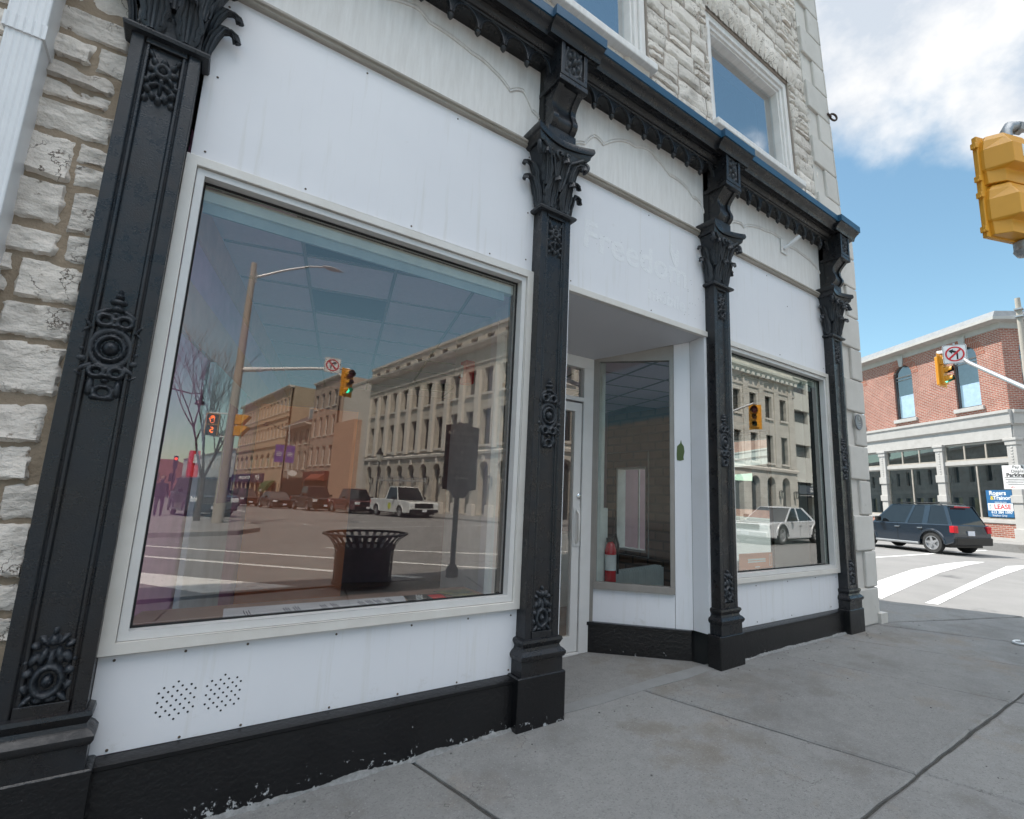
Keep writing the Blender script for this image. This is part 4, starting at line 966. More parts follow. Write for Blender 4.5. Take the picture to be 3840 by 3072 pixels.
# litter
mb = MB(); pts = [Vector((7.38+.085*math.cos(a), -1.19+.05*math.sin(a), gz(7)+.012)) for a in [R(20+290*k/20) for k in range(21)]]; mb.tube(pts, .012, 8)
tag(mb.build('plastic_ring', m_signw, None, smooth=True), 'broken white plastic ring lying on the sidewalk', 'litter')
mb = MB(); rr = random.Random(21)
for k in range(240):
    x, y = rr.uniform(.2,8), -rr.uniform(.05,3.2)**1.0; s = rr.uniform(.002,.007)
    if rr.random() < .45: y = -rr.uniform(.08,.4)
    p = Vector((x, y, gz(x)+.001)); mb.lathe(p, [(s,0),(s*1.1,s*.5),(s*.4,s*.9)], 5)
g_ = tag(mb.build('grit', pm('grit', (.30,.29,.27), .9, (.05,.05,.05), 3), None), 'scattered grit and paint crumbs on the sidewalk', 'grit'); g_['kind'] = 'stuff'

# ================================================================== SIGNALS AND POLES
m_red_l = pm('lamp_red_off', (.20,.02,.03), .2); m_amb_l = pm('lamp_amber_off', (.18,.08,.01), .2); m_grn_off = pm('lamp_green_off', (.02,.07,.05), .2)
m_grn_on = pm('lamp_green_lit', (.0,.5,.35), .3, emis=(.05,1,.6), es=2.2); m_red_on = pm('lamp_red_lit', (.5,.02,.02), .3, emis=(1,.08,.03), es=2.5)
def frd(ox, oy, d, oz=0): # frame whose normal is d
    d = Vector((d[0], d[1])).normalized(); return Fr(ox, oy, U=(-d.y, d.x), oz=oz)
def signal(parent, x, y, ztop, d, lit=2, s=1., dirx=None):
    """three-lens head: yellow board, body, hooded lenses; d = direction it faces"""
    f = frd(x, y, d); mb = MB(f); H = 1.05*s
    mb.prism([(-.25*s,ztop-H),(.25*s,ztop-H),(.25*s,ztop),(-.25*s,ztop)], 0, .012); b = mb.build('backboard', m_yel, parent, bevel=.004)
    mb = MB(f)
    for k, r_ in enumerate((.15,.105,.105)):
        zc = ztop-(.22,.53,.82)[k]*s; mb.box(-.15*s,.15*s,.012,.10,zc-.145*s,zc+.145*s)
    mb.box(-.10*s,.10*s,-.12,0,ztop-H*.93,ztop-H*.07); mb.build('housing', m_yel, parent, bevel=.01)
    for k, r_ in enumerate((.15,.105,.105)):
        zc = ztop-(.22,.53,.82)[k]*s; r_ *= s; mb = MB(f); rows = []
        for j in range(2):
            rows.append([])
            for q in range(17):
                a = R(-50+280*q/16); rows[-1].append(f.p(r_*math.cos(a), .10+j*(.20 if 0 < 1 else 0)*s*(1 if abs(math.sin(a)) < 2 and math.sin(a) > -.4 else .45), zc+r_*math.sin(a)))
        mb.rows(rows); mb.rows([[f.p(0,0,0)+(p-f.p(0,0,0)) for p in rr_] for rr_ in [[p+f.Nn*0+Vector((0,0,.006)) for p in rows[0]],[p+Vector((0,0,.006)) for p in rows[1]]]])
        v = mb.build('visor', m_yel, parent, smooth=True)
        mb = MB(f); mb.lathe(f.p(0,.10,zc), [(r_*.92,0),(r_*.85,.012),(r_*.5,.02),(.001,.024)], 18, axis=f.Nn)
        mm = [m_red_l, m_amb_l, m_grn_off][k]
        if lit == k: mm = [m_red_on, m_amb_l, m_grn_on][k]
        mb.build('lens', mm, v, smooth=True)
        mb = MB(f); mb.rows([[p+(f.p(0,.1,zc)-p)*.04 for p in rows[0]],[p+(f.p(0,.3*s,zc)-p)*.04 for p in rows[1]]]); mb.build('visor_lining', m_blk, v, smooth=True)
def noturn(parent, x, y, zc, d, s=.62):
    f = frd(x, y, d); h = s/2; mb = MB(f)
    def rr_(h, r_=.05): return [(sx*(h-r_)+r_*math.cos(a), sy*(h-r_)+r_*math.sin(a)) for sx, sy, a0 in ((1,1,0),(-1,1,90),(-1,-1,180),(1,-1,270)) for a in [R(a0+q*22.5) for q in range(5)]]
    mb.prism([(p[0], zc+p[1]) for p in rr_(h)], 0, .006); sg = mb.build('sign_face', m_signw, parent)
    mb = MB(f); o_ = rr_(h-.012); i_ = rr_(h-.022, .042)
    for k in range(len(o_)): j = (k+1)%len(o_); mb.face([f.p(o_[k][0],.0075,zc+o_[k][1]), f.p(o_[j][0],.0075,zc+o_[j][1]), f.p(i_[j][0],.0075,zc+i_[j][1]), f.p(i_[k][0],.0075,zc+i_[k][1])])
    mb.prism([(.035,-.17+zc),(.075,-.17+zc),(.075,.07+zc),(-.04,.12+zc),(-.025,.155+zc),(-.15,.115+zc),(-.07,.01+zc),(-.055,.055+zc),(.035,.02+zc)], .0065, .009)
    mb.build('turn_arrow', m_txt, sg)
    mb = MB(f); n = 28
    for k in range(n):
        a, b = 2*math.pi*k/n, 2*math.pi*(k+1)/n; r1, r2 = s*.40, s*.33
        mb.prism([(r1*math.cos(a),zc+r1*math.sin(a)),(r1*math.cos(b),zc+r1*math.sin(b)),(r2*math.cos(b),zc+r2*math.sin(b)),(r2*math.cos(a),zc+r2*math.sin(a))], .010, .012)
    q = s*.36*.707; e = s*.032
    mb.prism([(-q-e,zc-q+e),(-q+e,zc-q-e),(q+e,zc+q-e),(q-e,zc+q+e)], .0105, .0125); mb.build('prohibition_ring', m_signr, sg)
    mb = MB(f); mb.box(-.02,.02,-.02,-.002,zc-h-.04,zc+h+.06); mb.build('bracket', m_galv, sg)
# (1) mast arm over the side street, seen directly at the right
t = thing('mast_arm_signal', 'yellow traffic signal on a rising arm in front of the brick building', 'traffic signal', (17.6, 2.0, -.38))
g0 = Vector((16.2,-.75,-.2))
mb = MB(); mb.tube([g0, g0+Vector((0,0,4.4)), g0+Vector((0,0,7.2))], .13, 14, .09); mb.build('pole', m_pole, t, smooth=True)
P1 = Vector((19.05,2.42,6.02))
mb = MB(); mb.tube([g0+Vector((0,0,3.75)), Vector((17.05,.24,4.25)), Vector((18.45,1.62,5.45)), P1+Vector((.05,-.30,.03)), P1+Vector((.03,0,.05))], .065, 10, .04); mb.build('arm', m_galv, t, smooth=True)
mb = MB(); mb.box(P1.x-.1,P1.x+.16,-P1.y-.1,-P1.y+.1,6.0,6.10); mb.build('arm_cap', m_signw, t, bevel=.01)
signal(t, 19.03, 2.46, 6.00, (-.10,-.99), lit=2, s=1.0); noturn(t, 18.50, 1.95, 5.80, (-.90,-.43), .58)
# (2) head above the sidewalk at the right edge, seen from behind
t = thing('pedestrian_signal', 'yellow two-section pedestrian signal seen from behind at the right edge of the picture', 'pedestrian signal', (4.9, -2.1, 3.4))
f = frd(4.86, -1.93, (.25,.97))        # its lenses face across the road; v<0 is the back seen from the camera
PZ = 3.13
f = Fr(4.76+.125, -1.92-.048, U=(.93,-.36))      # the back face looks towards the camera
hh = MB(f); hh.box(-.235,.235,-.05,-.015,PZ,PZ+.84); hh.build('door_frame', m_yel, t, bevel=.006)
for k in range(2):
    z0 = PZ+.01+k*.415; mb = MB(f)
    def octo(a, b, z): return None
    def ringo(hw, d, cut): return [(-hw,0),(-hw,.03),(-cut,d),(cut,d),(hw,.03),(hw,0)]
    sec = [(z0,.20,.10,.12),(z0+.10,.20,.10,.12),(z0+.12,.215,.165,.12),(z0+.28,.215,.165,.12),(z0+.36,.20,.12,.11),(z0+.405,.17,.10,.10)]
    rows = [[f.p(u, v-.018, z) for u, v in ringo(hw, d, ct)] for z, hw, d, ct in sec]; mb.rows(rows, cap=True)
    mb.build('housing', m_yel, t, bevel=.004)
    for zz in (z0+.05, z0+.33):
        hb = MB(f); hb.box(-.262,-.228,-.045,-.005,zz-.022,zz+.022); hb.box(-.268,-.258,-.04,-.01,zz-.03,zz-.01); hb.build('hinge', m_yel, t, bevel=.004)
mb = MB(f); mb.box(-.03,.055,.147,.1495,PZ+.60,PZ+.70); mb.build('sticker', m_signw, t)
mb = MB(f); mb.tube([f.p(.02,.03,PZ+.80), f.p(.02,.03,PZ+.90), f.p(.06,.03,PZ+.955), f.p(.16,.03,PZ+.98), f.p(1.2,.03,PZ+1.15)], .038, 12); mb.lathe(f.p(.13,.03,PZ+.965), [(.05,0),(.05,.05)], 6, axis=f.U); mb.build('bracket_pipe', m_galv, t, smooth=40)
mb = MB(f); mb.tube([f.p(.1,.0,PZ-.0),f.p(.1,.0,PZ-.06)],.06,12); mb.lathe(f.p(.10,.0,PZ-.12), [(.001,0),(.045,.012),(.065,.05),(.055,.09),(.04,.12)], 14); mb.tube([f.p(.16,0,PZ-.05), f.p(1.2,0,PZ-.05)], .038, 12); mb.build('bottom_fitting', m_galv, t, smooth=40)
q = f.p(1.25,0,0); mb = MB(); mb.tube([Vector((q.x,q.y,-.3)), Vector((q.x,q.y,6.5))], .12, 14, .09); mb.build('pole', m_pole, t, smooth=True)
# (3) far light pole by the brick building
t = thing('street_light', 'tall pale concrete light pole at the corner of the brick building', 'street light', (26.2, 1.72, -.1))
mb = MB(); mb.tube([Vector((26.2,1.78,-.1)), Vector((26.2,1.78,9.6))], .17, 14, .085); mb.build('pole', m_pole, t, smooth=True)
mb = MB(); mb.tube([Vector((26.2,1.78,8.9)), Vector((26.4,1.55,9.0)), Vector((26.9,1.0,9.35)), Vector((28,-.2,9.9))], .045, 8); mb.box(26.05,26.35,-1.9,-1.65,8.8,8.86); mb.box(26.05,26.35,-1.9,-1.65,9.1,9.16); mb.build('arm', m_galv, t, smooth=40)
mb = MB(); mb.lathe((28.3,-.5,9.85), [(.001,-.06),(.14,-.03),(.16,.03),(.05,.09)], 14); mb.build('luminaire', m_galv, t, smooth=True)
# parking sign post
def plate(parent, f, u0, u1, z0, z1, v, border=m_signw): mb = MB(f); mb.box(u0,u1,v,v+.005,z0,z1); return mb.build('sign_plate', border, parent, bevel=.002)
t = thing('parking_sign', 'leaning metal post with parking signs in front of the leasing poster', 'sign post', (19.6, 1.0, -.1))
ps = Vector((19.85, .42, -.1)); pt_ = Vector((19.88, .66, 3.15)); mb = MB(); mb.tube([ps, pt_], .03, 8); mb.build('post', m_galv, t, smooth=True)
fp = Fr(19.85, .80, U=(-.25,-.97), oz=.32)
for (u0,u1,z0,z1) in ((-.02,.36,1.78,2.30),(-.02,.36,2.31,2.85),(-.72,-.10,1.52,2.22)): plate(t, fp, u0, u1, z0, z1, .04)
def nopark(u, z, r_):
    mb = MB(fp); n = 20
    for k in range(n):
        a, b = 2*math.pi*k/n, 2*math.pi*(k+1)/n
        mb.prism([(u+r_*math.cos(a),z+r_*math.sin(a)),(u+r_*math.cos(b),z+r_*math.sin(b)),(u+r_*.8*math.cos(b),z+r_*.8*math.sin(b)),(u+r_*.8*math.cos(a),z+r_*.8*math.sin(a))], .048, .050)
    q = r_*.62; mb.prism([(u-q-.015,z+q),(u-q+.015,z+q+.02),(u+q+.015,z-q),(u+q-.015,z-q-.02)], .0485, .0505); mb.build('prohibition_ring', m_signr, t)
    text('letter', 'P', r_*1.5, m_txt, t, Mf(fp, u, .047, z), .001, bold=.006)
nopark(.17, 2.08, .15); nopark(.17, 2.66, .12)
text('lettering', 'Tow Zone', .09, m_txt, t, Mf(fp, .17, .047, 2.42), .001); text('lettering', 'Pay &\nDisplay', .12, m_txt, t, Mf(fp, -.33, .047, 2.10), .001)
text('lettering', 'Parking', .15, m_txt, t, Mf(fp, -.41, .047, 1.93), .001, bold=.004)
mb = MB(fp); mb.box(-.68,-.14,.046,.048,1.855,1.865)
for k in range(4): mb.box(-.66+.05*(k%2),-.16-.04*(k%3),.046,.0475,1.80-k*.05,1.812-k*.05)
mb.build('small_print', m_txt, t); text('arrow', '<-', .12, m_signr, t, Mf(fp, -.5, .047, 1.57), .001)

# ================================================================== BRICK BUILDING ACROSS THE SIDE STREET
BB = thing('brick_building', 'two-storey red brick corner building with arched windows and a pale stone shopfront', 'building', (33, 8, -.1))
F2 = Fr(O2.x, O2.y, U=(U2.x, U2.y))
rot2 = -math.atan2(U2.y, U2.x)
m_brk = brick('red_brick', (.40,.15,.105), (.29,.10,.07), (.46,.39,.34), .25, .085, .014, rot2, .5)
m_lime = pm('painted_limestone', (.47,.455,.435), .7, (.38,.365,.345), 3, .9, .2, 40)
UW = [12-1.65, 12-5.35, 12-9.05]; aw = [(u-.62, u+.62, 6.22, 9.32, .62) for u in UW] + [(-3.0+.0, -1.76, 6.22, 9.32, .62), (-6.7, -5.46, 6.22, 9.32, .62)]
mb = MB(F2); wallopen(mb, -14, 12.2, 5.80, 9.95, aw, .28)
fch = Fr(F2.p(12.2,0,0).x, F2.p(12.2,0,0).y, U=(.80,-.60)); fs = Fr(fch.p(2.6,0,0).x, fch.p(2.6,0,0).y, U=(.99,.10))
wallb = mb.build('front_brickwork', m_brk, BB)
mb = MB(fch); wallopen(mb, 0, 2.6, 5.80, 9.95, [(.75,1.85,6.22,9.25,.55)], .28); mb.build('chamfer_brickwork', brick('red_brick_b', (.40,.15,.105), (.29,.10,.07), (.46,.39,.34), .25, .085, .014, -math.atan2(-.6,.8), .5), BB)
mb = MB(fs); wallopen(mb, 0, 20, -.1, 9.95, [(u, u+1.24, 6.22, 9.2, .62) for u in (1.5,5,8.5,12,15.5)]+[(u, u+2.6, .8, 4.3) for u in (1,4.5,8,11.5,15)], .28); mb.build('side_brickwork', brick('red_brick_c', (.40,.15,.105), (.29,.10,.07), (.46,.39,.34), .25, .085, .014, -math.atan2(.1,.99), .5), BB)
# roof, gutter, frieze
mb = MB()
rp = [F2.p(-14,.55,0), F2.p(12.4,.55,0), fch.p(2.8,.55,0), fs.p(20,.55,0)]; ri = [F2.p(-14,.30,0), F2.p(12.3,.30,0), fch.p(2.7,.30,0), fs.p(20,.3,0)]
mb.rows([[p+Vector((0,0,10.12)) for p in rp],[p+Vector((0,0,10.48)) for p in ri],[p+Vector((0,0,10.50)) for p in [F2.p(-14,-8,0),F2.p(5,-8,0),fch.p(1.4,-8,0),fs.p(20,-8,0)]]])
mb.build('roof', pm('grey_roof_metal', (.20,.21,.22), .5), BB)
mb = MB(); mb.rows([[p+Vector((0,0,10.02)) for p in rp],[p+Vector((0,0,10.16)) for p in rp]]); rq = [F2.p(-14,.02,0), F2.p(12.2,.02,0), fch.p(2.6,.02,0), fs.p(20,.02,0)]
mb.rows([[p+Vector((0,0,10.02)) for p in rp],[p+Vector((0,0,9.98)) for p in rq],[p+Vector((0,0,9.70)) for p in rq]]); mb.build('gutter_and_frieze', m_lime, BB)
def archring(mb, f, u, z0, rx, rz_, wd, n=14, v=.012):
    for k in range(n):
        a, b = math.pi*k/n+.012, math.pi*(k+1)/n-.012
        mb.prism([(u-rx*math.cos(a), z0+rz_*math.sin(a)),(u-rx*math.cos(b), z0+rz_*math.sin(b)),(u-(rx+wd)*math.cos(b), z0+(rz_+wd)*math.sin(b)),(u-(rx+wd)*math.cos(a), z0+(rz_+wd)*math.sin(a))], 0, v, )
    return mb
m_arch = brick('arch_brick', (.42,.15,.10), (.34,.12,.08), (.42,.34,.28), .09, .5, .012, rot2, .4)
m_ug = glass('pale_window_glass', 2.4, (.9,.95,1.)); m_frd = pm('dark_window_frame', (.10,.10,.10), .5)
m_blindw = pm('pale_blind', (.66,.70,.72), .8)
for a in aw:
    u = (a[0]+a[1])/2; f = window(BB, F2, a[0], a[1], a[2], a[3], -.10, m_frd, m_ug, 1, 8.48, .07, .62, name='arched_window')
    mb = MB(F2); archring(mb, F2, u, 8.70, .62, .62, .42, 20, .010); mb.build('brick_arch', m_arch, f)
    mb = MB(F2); mb.prism([(u-.10,9.24),(u+.10,9.24),(u+.19,9.82),(u-.19,9.82)], 0, .09); mb.build('keystone', m_lime, f, bevel=.01)
    mb = MB(F2); mb.box(a[0]-.14, a[1]+.14, -.25, .10, 6.02, 6.215); mb.build('sill', m_lime, f, bevel=.015)
    mb = MB(F2); mb.box(a[0]+.05, a[1]-.05, -.24, -.26, 6.25, 7.6 if u < 10 else 7.45); mb.build('blind', m_blindw, f)
window(BB, fch, .75, 1.85, 6.22, 9.25, -.10, m_frd, m_ug, 1, 8.48, .07, .55, name='arched_window')
for u in (1.5,5,8.5,12,15.5): window(BB, fs, u, u+1.24, 6.22, 9.2, -.10, m_frd, m_ug, 1, 8.48, .07, .62, name='arched_window')
rmu = MB(F2); rmu.box(-13.8, 12.0, -1.2, -1.3, 5.9, 9.7); rmu.box(-14,12.1,-.3,-1.3,5.84,5.9); rmu.box(-14,12.1,-.3,-1.3,9.7,9.75); rmu.build('room_lining', pm('dim_room', (.30,.36,.40), .9), BB)
# stone shopfront
mb = MB(F2); mb.prism([(-.3,5.09),(.06,5.10),(.10,5.14),(.16,5.18),(.18,5.62),(.24,5.68),(.24,5.80),(-.3,5.84)], -14, 12.3, 'u'); mb.box(-14,12.2,-.3,.05,4.50,5.10); ent = mb.build('entablature', m_lime, BB)
mb = MB(fch); mb.prism([(-.3,5.09),(.06,5.10),(.10,5.14),(.16,5.18),(.18,5.62),(.24,5.68),(.24,5.80),(-.3,5.84)], -.02, 2.7, 'u'); mb.box(0,2.6,-.3,.05,4.5,5.1); mb.build('entablature', m_lime, BB)
pils = [12.15, 12-3.46, 12-7.16, 12-10.86, -2.6, -6.3]
for u in pils:
    mb = MB(F2); w_ = .21
    mb.box(u-w_,u+w_,-.2,.10,.05,4.52); mb.box(u-w_-.05,u+w_+.05,-.2,.15,2.60,2.98); mb.box(u-w_-.05,u+w_+.05,-.2,.15,1.62,1.95); mb.box(u-w_-.05,u+w_+.05,-.2,.16,-.1,.5)
    mb.box(u-w_-.04,u+w_+.04,-.2,.14,4.2,4.5); mb.box(u-w_-.08,u+w_+.08,-.2,.18,4.40,4.52)
    for k in range(9): mb.lathe(F2.p(u,.10,3.05+k*.13), [(.07,0),(.05,.02)], 8, axis=F2.Nn)
    mb.build('stone_pilaster', m_lime, BB, bevel=.015)
m_fr = pm('taupe_frame', (.40,.36,.31), .5)
m_sg = glass('shopfront_glass', 2.3, (.8,.85,.85))
lo = MB(F2)
for i in range(len(pils)-1):
    b_, a_ = pils[i]-.21, pils[i+1]+.21
    f = window(BB, F2, a_, b_, 3.62, 4.48, -.02, m_fr, m_sg, 3, 1, .09, name='transom_window', bars=.07)
    f = window(BB, F2, a_, b_, .86, 3.45, -.02, m_fr, m_sg, 2, 1, .08, name='shop_window', bars=.07)
    mb = MB(F2); mb.box(a_,b_,-.05,.03,3.44,3.63); mb.build('lintel_bar', m_lime, f)
    lo.box(a_,b_,-.1,.06,.70,.86)
lo.build('stone_sill', m_lime, BB, bevel=.01)
lo = MB(F2); lo.box(-14,12.3,-.3,.02,.06,.70); lo.build('brick_plinth', m_brk, BB)
lo = MB(F2); lo.box(-14,12.35,-.3,.06,-.4,.06); lo.build('foundation', m_lime, BB)
lo = MB(fch); lo.box(0,2.6,-.3,.0,.0,4.5) ; lo.build('corner_pier', m_lime, BB)
lo = MB(F2); lo.box(-14,11.9,-2.6,-2.7,-.1,4.6); lo.box(-14,12,-.3,-2.7,.02,.06); lo.box(-14,12,-.3,-2.7,4.6,4.7); lo.build('shop_interior', pm('dim_shop', (.13,.15,.165), .9, (.05,.06,.07), 1.2), BB)
lo = MB(F2); lo.box(-14,5,-7.9,-8,-.1,10.3); lo.build('rear_wall', m_brk, BB)
# leasing poster
t = thing('leasing_sign', 'blue and white leasing poster in the end window of the brick building', 'sign', F2.p(11.3,.0,.9))
fz = Fr(F2.p(0,.0,0).x, F2.p(0,.0,0).y, U=(U2.x,U2.y)); u0, u1, za, zb_ = 10.70, 11.86, .98, 2.20
mb = MB(fz); mb.box(u0,u1,.005,.02,za,zb_); mb.build('board', pm('sign_blue', (.02,.13,.30), .5), t)
mb = MB(fz); mb.box(u0+.04,u1,.021,.024,1.27,1.60); mb.build('white_band', m_signw, t)
uc = (u0+u1)/2
m_yt = pm('sign_yellow', (.75,.55,.03), .5)
text('lettering', 'Rogers', .27, m_signw, t, Mf(fz, uc-.05, .022, 2.06), .002, bold=.006); text('lettering', '&', .24, m_yt, t, Mf(fz, uc-.32, .022, 1.84), .002, bold=.006)
text('lettering', 'Trainor', .25, m_signw, t, Mf(fz, uc+.12, .022, 1.84), .002, bold=.006); text('lettering', 'www.rtcr.com', .09, m_signw, t, Mf(fz, uc+.05, .022, 1.655), .002)
text('lettering', 'LEASE', .29, m_signr, t, Mf(fz, uc+.12, .026, 1.435), .002, bold=.005); text('lettering', 'FOR', .13, pm('sign_teal', (.05,.25,.28), .5), t, Mf(fz, uc-.42, .026, 1.435, R(90)), .002)
text('lettering', '613 384 1997', .17, m_signw, t, Mf(fz, uc+.06, .022, 1.19), .002, bold=.004); text('lettering', 'Stephen Gray', .12, m_signw, t, Mf(fz, uc-.05, .022, 1.05), .002)

# ================================================================== ACROSS THE JUNCTION (seen mirrored in the shop windows)
FA = Fr(17.07, -30.98, U=(-.113, -.9936))        # building line of the side street, u grows away from the shop
CO = Vector((18.27, -20.42)); 
def fa_pt(u, v, z): return FA.p(u, v, z)
m_ash = brick('ashlar_limestone', (.58,.54,.47), (.50,.46,.40), (.40,.37,.32), 1.1, .42, .012, -math.atan2(-.9936,-.113), .2)
m_ash2 = brick('ashlar_limestone_b', (.64,.61,.55), (.56,.53,.48), (.44,.42,.38), 1.1, .42, .012, 0., .2)
m_trim = pm('pale_stone_trim', (.64,.60,.54), .8, (.56,.52,.47), 2, .9, .2, 30)
CB = thing('colonnaded_building', 'four-storey pale ashlar stone building with tall piers and round ground-floor arches', 'building', (20, -28, -.4))
ops = []; w_ops = []
nb_ = 13
for k in range(nb_):
    u = 16.95-2.16*k   # bay centre
    ops += [(u-.52,u+.52,8.45,10.35), (u-.52,u+.52,4.65,7.25), (u-.55,u+.55,-.3,3.45,.55), (u-.45,u+.45,12.45,13.0)]
    w_ops.append(u)
mb = MB(FA); wallopen(mb, -10.6, 18.4, -1.4, 13.4, ops, .45); mb.build('street_wall', m_ash, CB)
mb = MB(FA)
for k in range(nb_+1):
    u = 18.03-2.16*k
    mb.box(u-.27,u+.27,-.1,.24,4.35,9.9); mb.box(u-.22,u+.22,-.1,.20,9.9,10.25); mb.box(u-.34,u+.34,-.1,.30,-1.2,.4); 
mb.build('piers', m_trim, CB, bevel=.03)
def cornices(f, a, b):
    mb = MB(f)
    mb.prism([(-.2,3.95),(.15,3.97),(.18,4.15),(.10,4.25),(-.2,4.3)], a, b, 'u'); mb.prism([(-.2,11.9),(.28,12.0),(.55,12.2),(.58,12.33),(-.2,12.38)], a, b, 'u')
    mb.prism([(-.2,10.8),(.08,10.8),(.10,10.92),(-.2,10.96)], a, b, 'u'); mb.prism([(-.3,13.35),(.12,13.35),(.14,13.55),(-.3,13.58)], a, b, 'u')
    return mb
cornices(FA, -10.8, 18.4).build('cornice', m_trim, CB)
m_wd = pm('dark_window_metal', (.05,.06,.06), .4)
for u in w_ops:
    for (z0, z1) in ((8.45,10.35),(4.65,7.25)):
        f = window(CB, FA, u-.52, u+.52, z0, z1, -.32, m_wd, m_bglass, 2, 3, .05); mb = MB(FA); mb.box(u-.64,u+.64,-.3,.14,z0-.16,z0-.005); mb.build('sill', m_trim, f)
    g_ = MB(FA); g_.prism([(u-.55,-.3),(u-.55,2.9),(u,3.4),(u+.55,2.9),(u+.55,-.3)], -.42, -.44); g_.build('arch_glass', m_bglass, CB)
    mb = MB(FA); mb.prism([(u-.12,3.4),(u+.12,3.4),(u+.17,3.9),(u-.17,3.9)], 0, .10); mb.build('keystone', m_trim, CB)
FB = Fr(18.27, -20.42, U=(-1, 0))     # wall facing the main street; u grows to the left, so start from the far end
FB = Fr(44.5, -20.42, U=(-1, 0)); LB = 26.2
ops = []; ub_ = [1.9+2.3*k for k in range(11)]
for u in ub_: ops += [(u-.5,u+.5,8.45,10.35), (u-.5,u+.5,4.65,7.0), (u-.62,u+.62,-.3,3.5,.6)]
mb = MB(FB); wallopen(mb, 0, LB, -1.4, 13.4, ops, .45); mb.build('street_wall', m_ash2, CB)
cornices(FB, -.1, LB+.2).build('cornice', m_trim, CB)
mb = MB(FB)
for k in range(12): mb.box(.75+2.3*k-.35,.75+2.3*k+.35,-.1,.08,4.3,11.9)
mb.build('pilaster_strips', m_ash2, CB)
mb = MB(FB)
for k in range(36): mb.box(.1+.74*k,.1+.74*k+.42,-.1,.42,11.75,12.0)
mb.build('dentils', m_trim, CB)
for u in ub_:
    for (z0, z1) in ((8.45,10.35),(4.65,7.0)):
        f = window(CB, FB, u-.5, u+.5, z0, z1, -.25, m_wd, m_bglass, 2, 3, .05); mb = MB(FB); mb.box(u-.64,u+.64,-.3,.12,z0-.16,z0-.005); mb.build('sill', m_trim, f)
    g_ = MB(FB); g_.prism([(u-.62,-.3),(u-.62,2.9),(u,3.45),(u+.62,2.9),(u+.62,-.3)], -.42, -.44); g_.build('arch_glass', m_bglass, CB)
rb2 = MB(); p0, p1, p2, p3 = FA.p(-10.6,-.3,0), FA.p(18.4,-.3,0), FA.p(18.4,-22,0), Vector((44.5,-20.8,0))
rb2.rows([[p+Vector((0,0,13.3)) for p in (p0,p1)],[p+Vector((0,0,13.3)) for p in (p3,p2)]]); rb2.rows([[p1+Vector((0,0,-1)),p2+Vector((0,0,-1))],[p1+Vector((0,0,13.5)),p2+Vector((0,0,13.5))]])
rb2.face([p3+Vector((0,0,-1)),p2+Vector((0,0,-1)),p2+Vector((0,0,13.5)),p3+Vector((0,0,13.5))]); rb2.build('roof', m_trim, CB)
# wall lanterns beside the arches
lk = []
m_lant = pm('lantern_glass', (.55,.55,.50), .2)
def lantern(f, u, z, label):
    q = f.p(u, .28, z); t = thing('wall_lantern', label, 'lantern', f.p(u,.02,z), 'black lanterns beside the stone arches')
    mb = MB(f); mb.box(u-.03,u+.03,0,.06,z-.3,z+.35); mb.tube([f.p(u,.03,z+.3), f.p(u,.2,z+.42), f.p(u,.28,z+.33)], .018, 6); mb.lathe(q, [(.13,.30),(.15,.27),(.02,.40)], 4); mb.lathe(q, [(.08,-.22),(.10,-.2),(.02,-.26)], 4)
    for a in range(4): d_ = Vector((math.cos(R(90*a)), math.sin(R(90*a)),0)); mb.tube([q+d_*.13+Vector((0,0,.28)), q+d_*.09+Vector((0,0,-.2))], .012, 4)
    mb.build('bracket', m_blk, t); mb = MB(f); mb.lathe(q, [(.08,-.2),(.115,.27)], 4); mb.build('lantern_pane', m_lant, t); return t
for k in range(12): lantern(FA, 15.87-2.16*k, 2.0, 'black wall lantern between arches, %s along the side street wall of the ashlar building' % ('first','second','third','fourth','fifth','sixth','seventh','eighth','ninth','tenth','eleventh','twelfth')[k])
for k in range(2): lantern(FB, .75+2.3*k, 2.0, 'black wall lantern near the garage end of the ashlar building, %s' % ('last one','one before the last')[k])
# parking garage
PG = thing('parking_garage', 'concrete parking garage with dark open decks beside the ashlar building', 'building', (55, -22, -.4))
FG = Fr(75, -20.6, U=(-1,0)); m_pc = pm('garage_concrete', (.64,.63,.58), .85, (.56,.55,.51), 1.5, .8)
mb = MB(FG)
for z0, z1 in ((3.3,5.55),(6.35+.35,8.35+.35),(9.9,11.5),(12.9,14.4)): mb.box(0,30.4,-.4,0,z0,z1)
mb.box(0,30.4,-.2,.0,2.1,3.3) if False else None
for u in (0,6,12,18,24,27.2): mb.box(u,u+.35,-.5,-.12,-1,14.4)
mb.box(30.1,30.4,-.5,-.05,-1,14.4); mb.build('deck_walls', m_pc, PG)
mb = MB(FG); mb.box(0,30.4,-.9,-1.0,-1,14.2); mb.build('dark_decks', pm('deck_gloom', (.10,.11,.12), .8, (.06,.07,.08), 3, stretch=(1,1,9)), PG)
mb = MB(FG)
for z in (5.6,8.75,11.55):
    for k in range(6): mb.box(0,30.2,-.42,-.36,z+.12+k*.14,z+.16+k*.14)
mb.build('deck_railings', m_galv, PG)
mb = MB(FG); mb.box(18,30.0,-.3,.06,2.25,3.0); mb.box(26.6,30.2,-.1,1.2,1.95,2.05); sg = mb.build('entrance_fascia', pm('dark_fascia', (.05,.06,.08), .5), PG)
text('garage_lettering', 'HANSON MEMORIAL PARKING GARAGE', .55, m_signw, sg, Mf(FG, 24.2, .07, 2.62), .01, sx=.8)
mb = MB(FG); mb.box(26.6,30.2,.2,1.25,1.97,2.10); mb.build('canopy_bar', m_signw, PG)
b0 = None
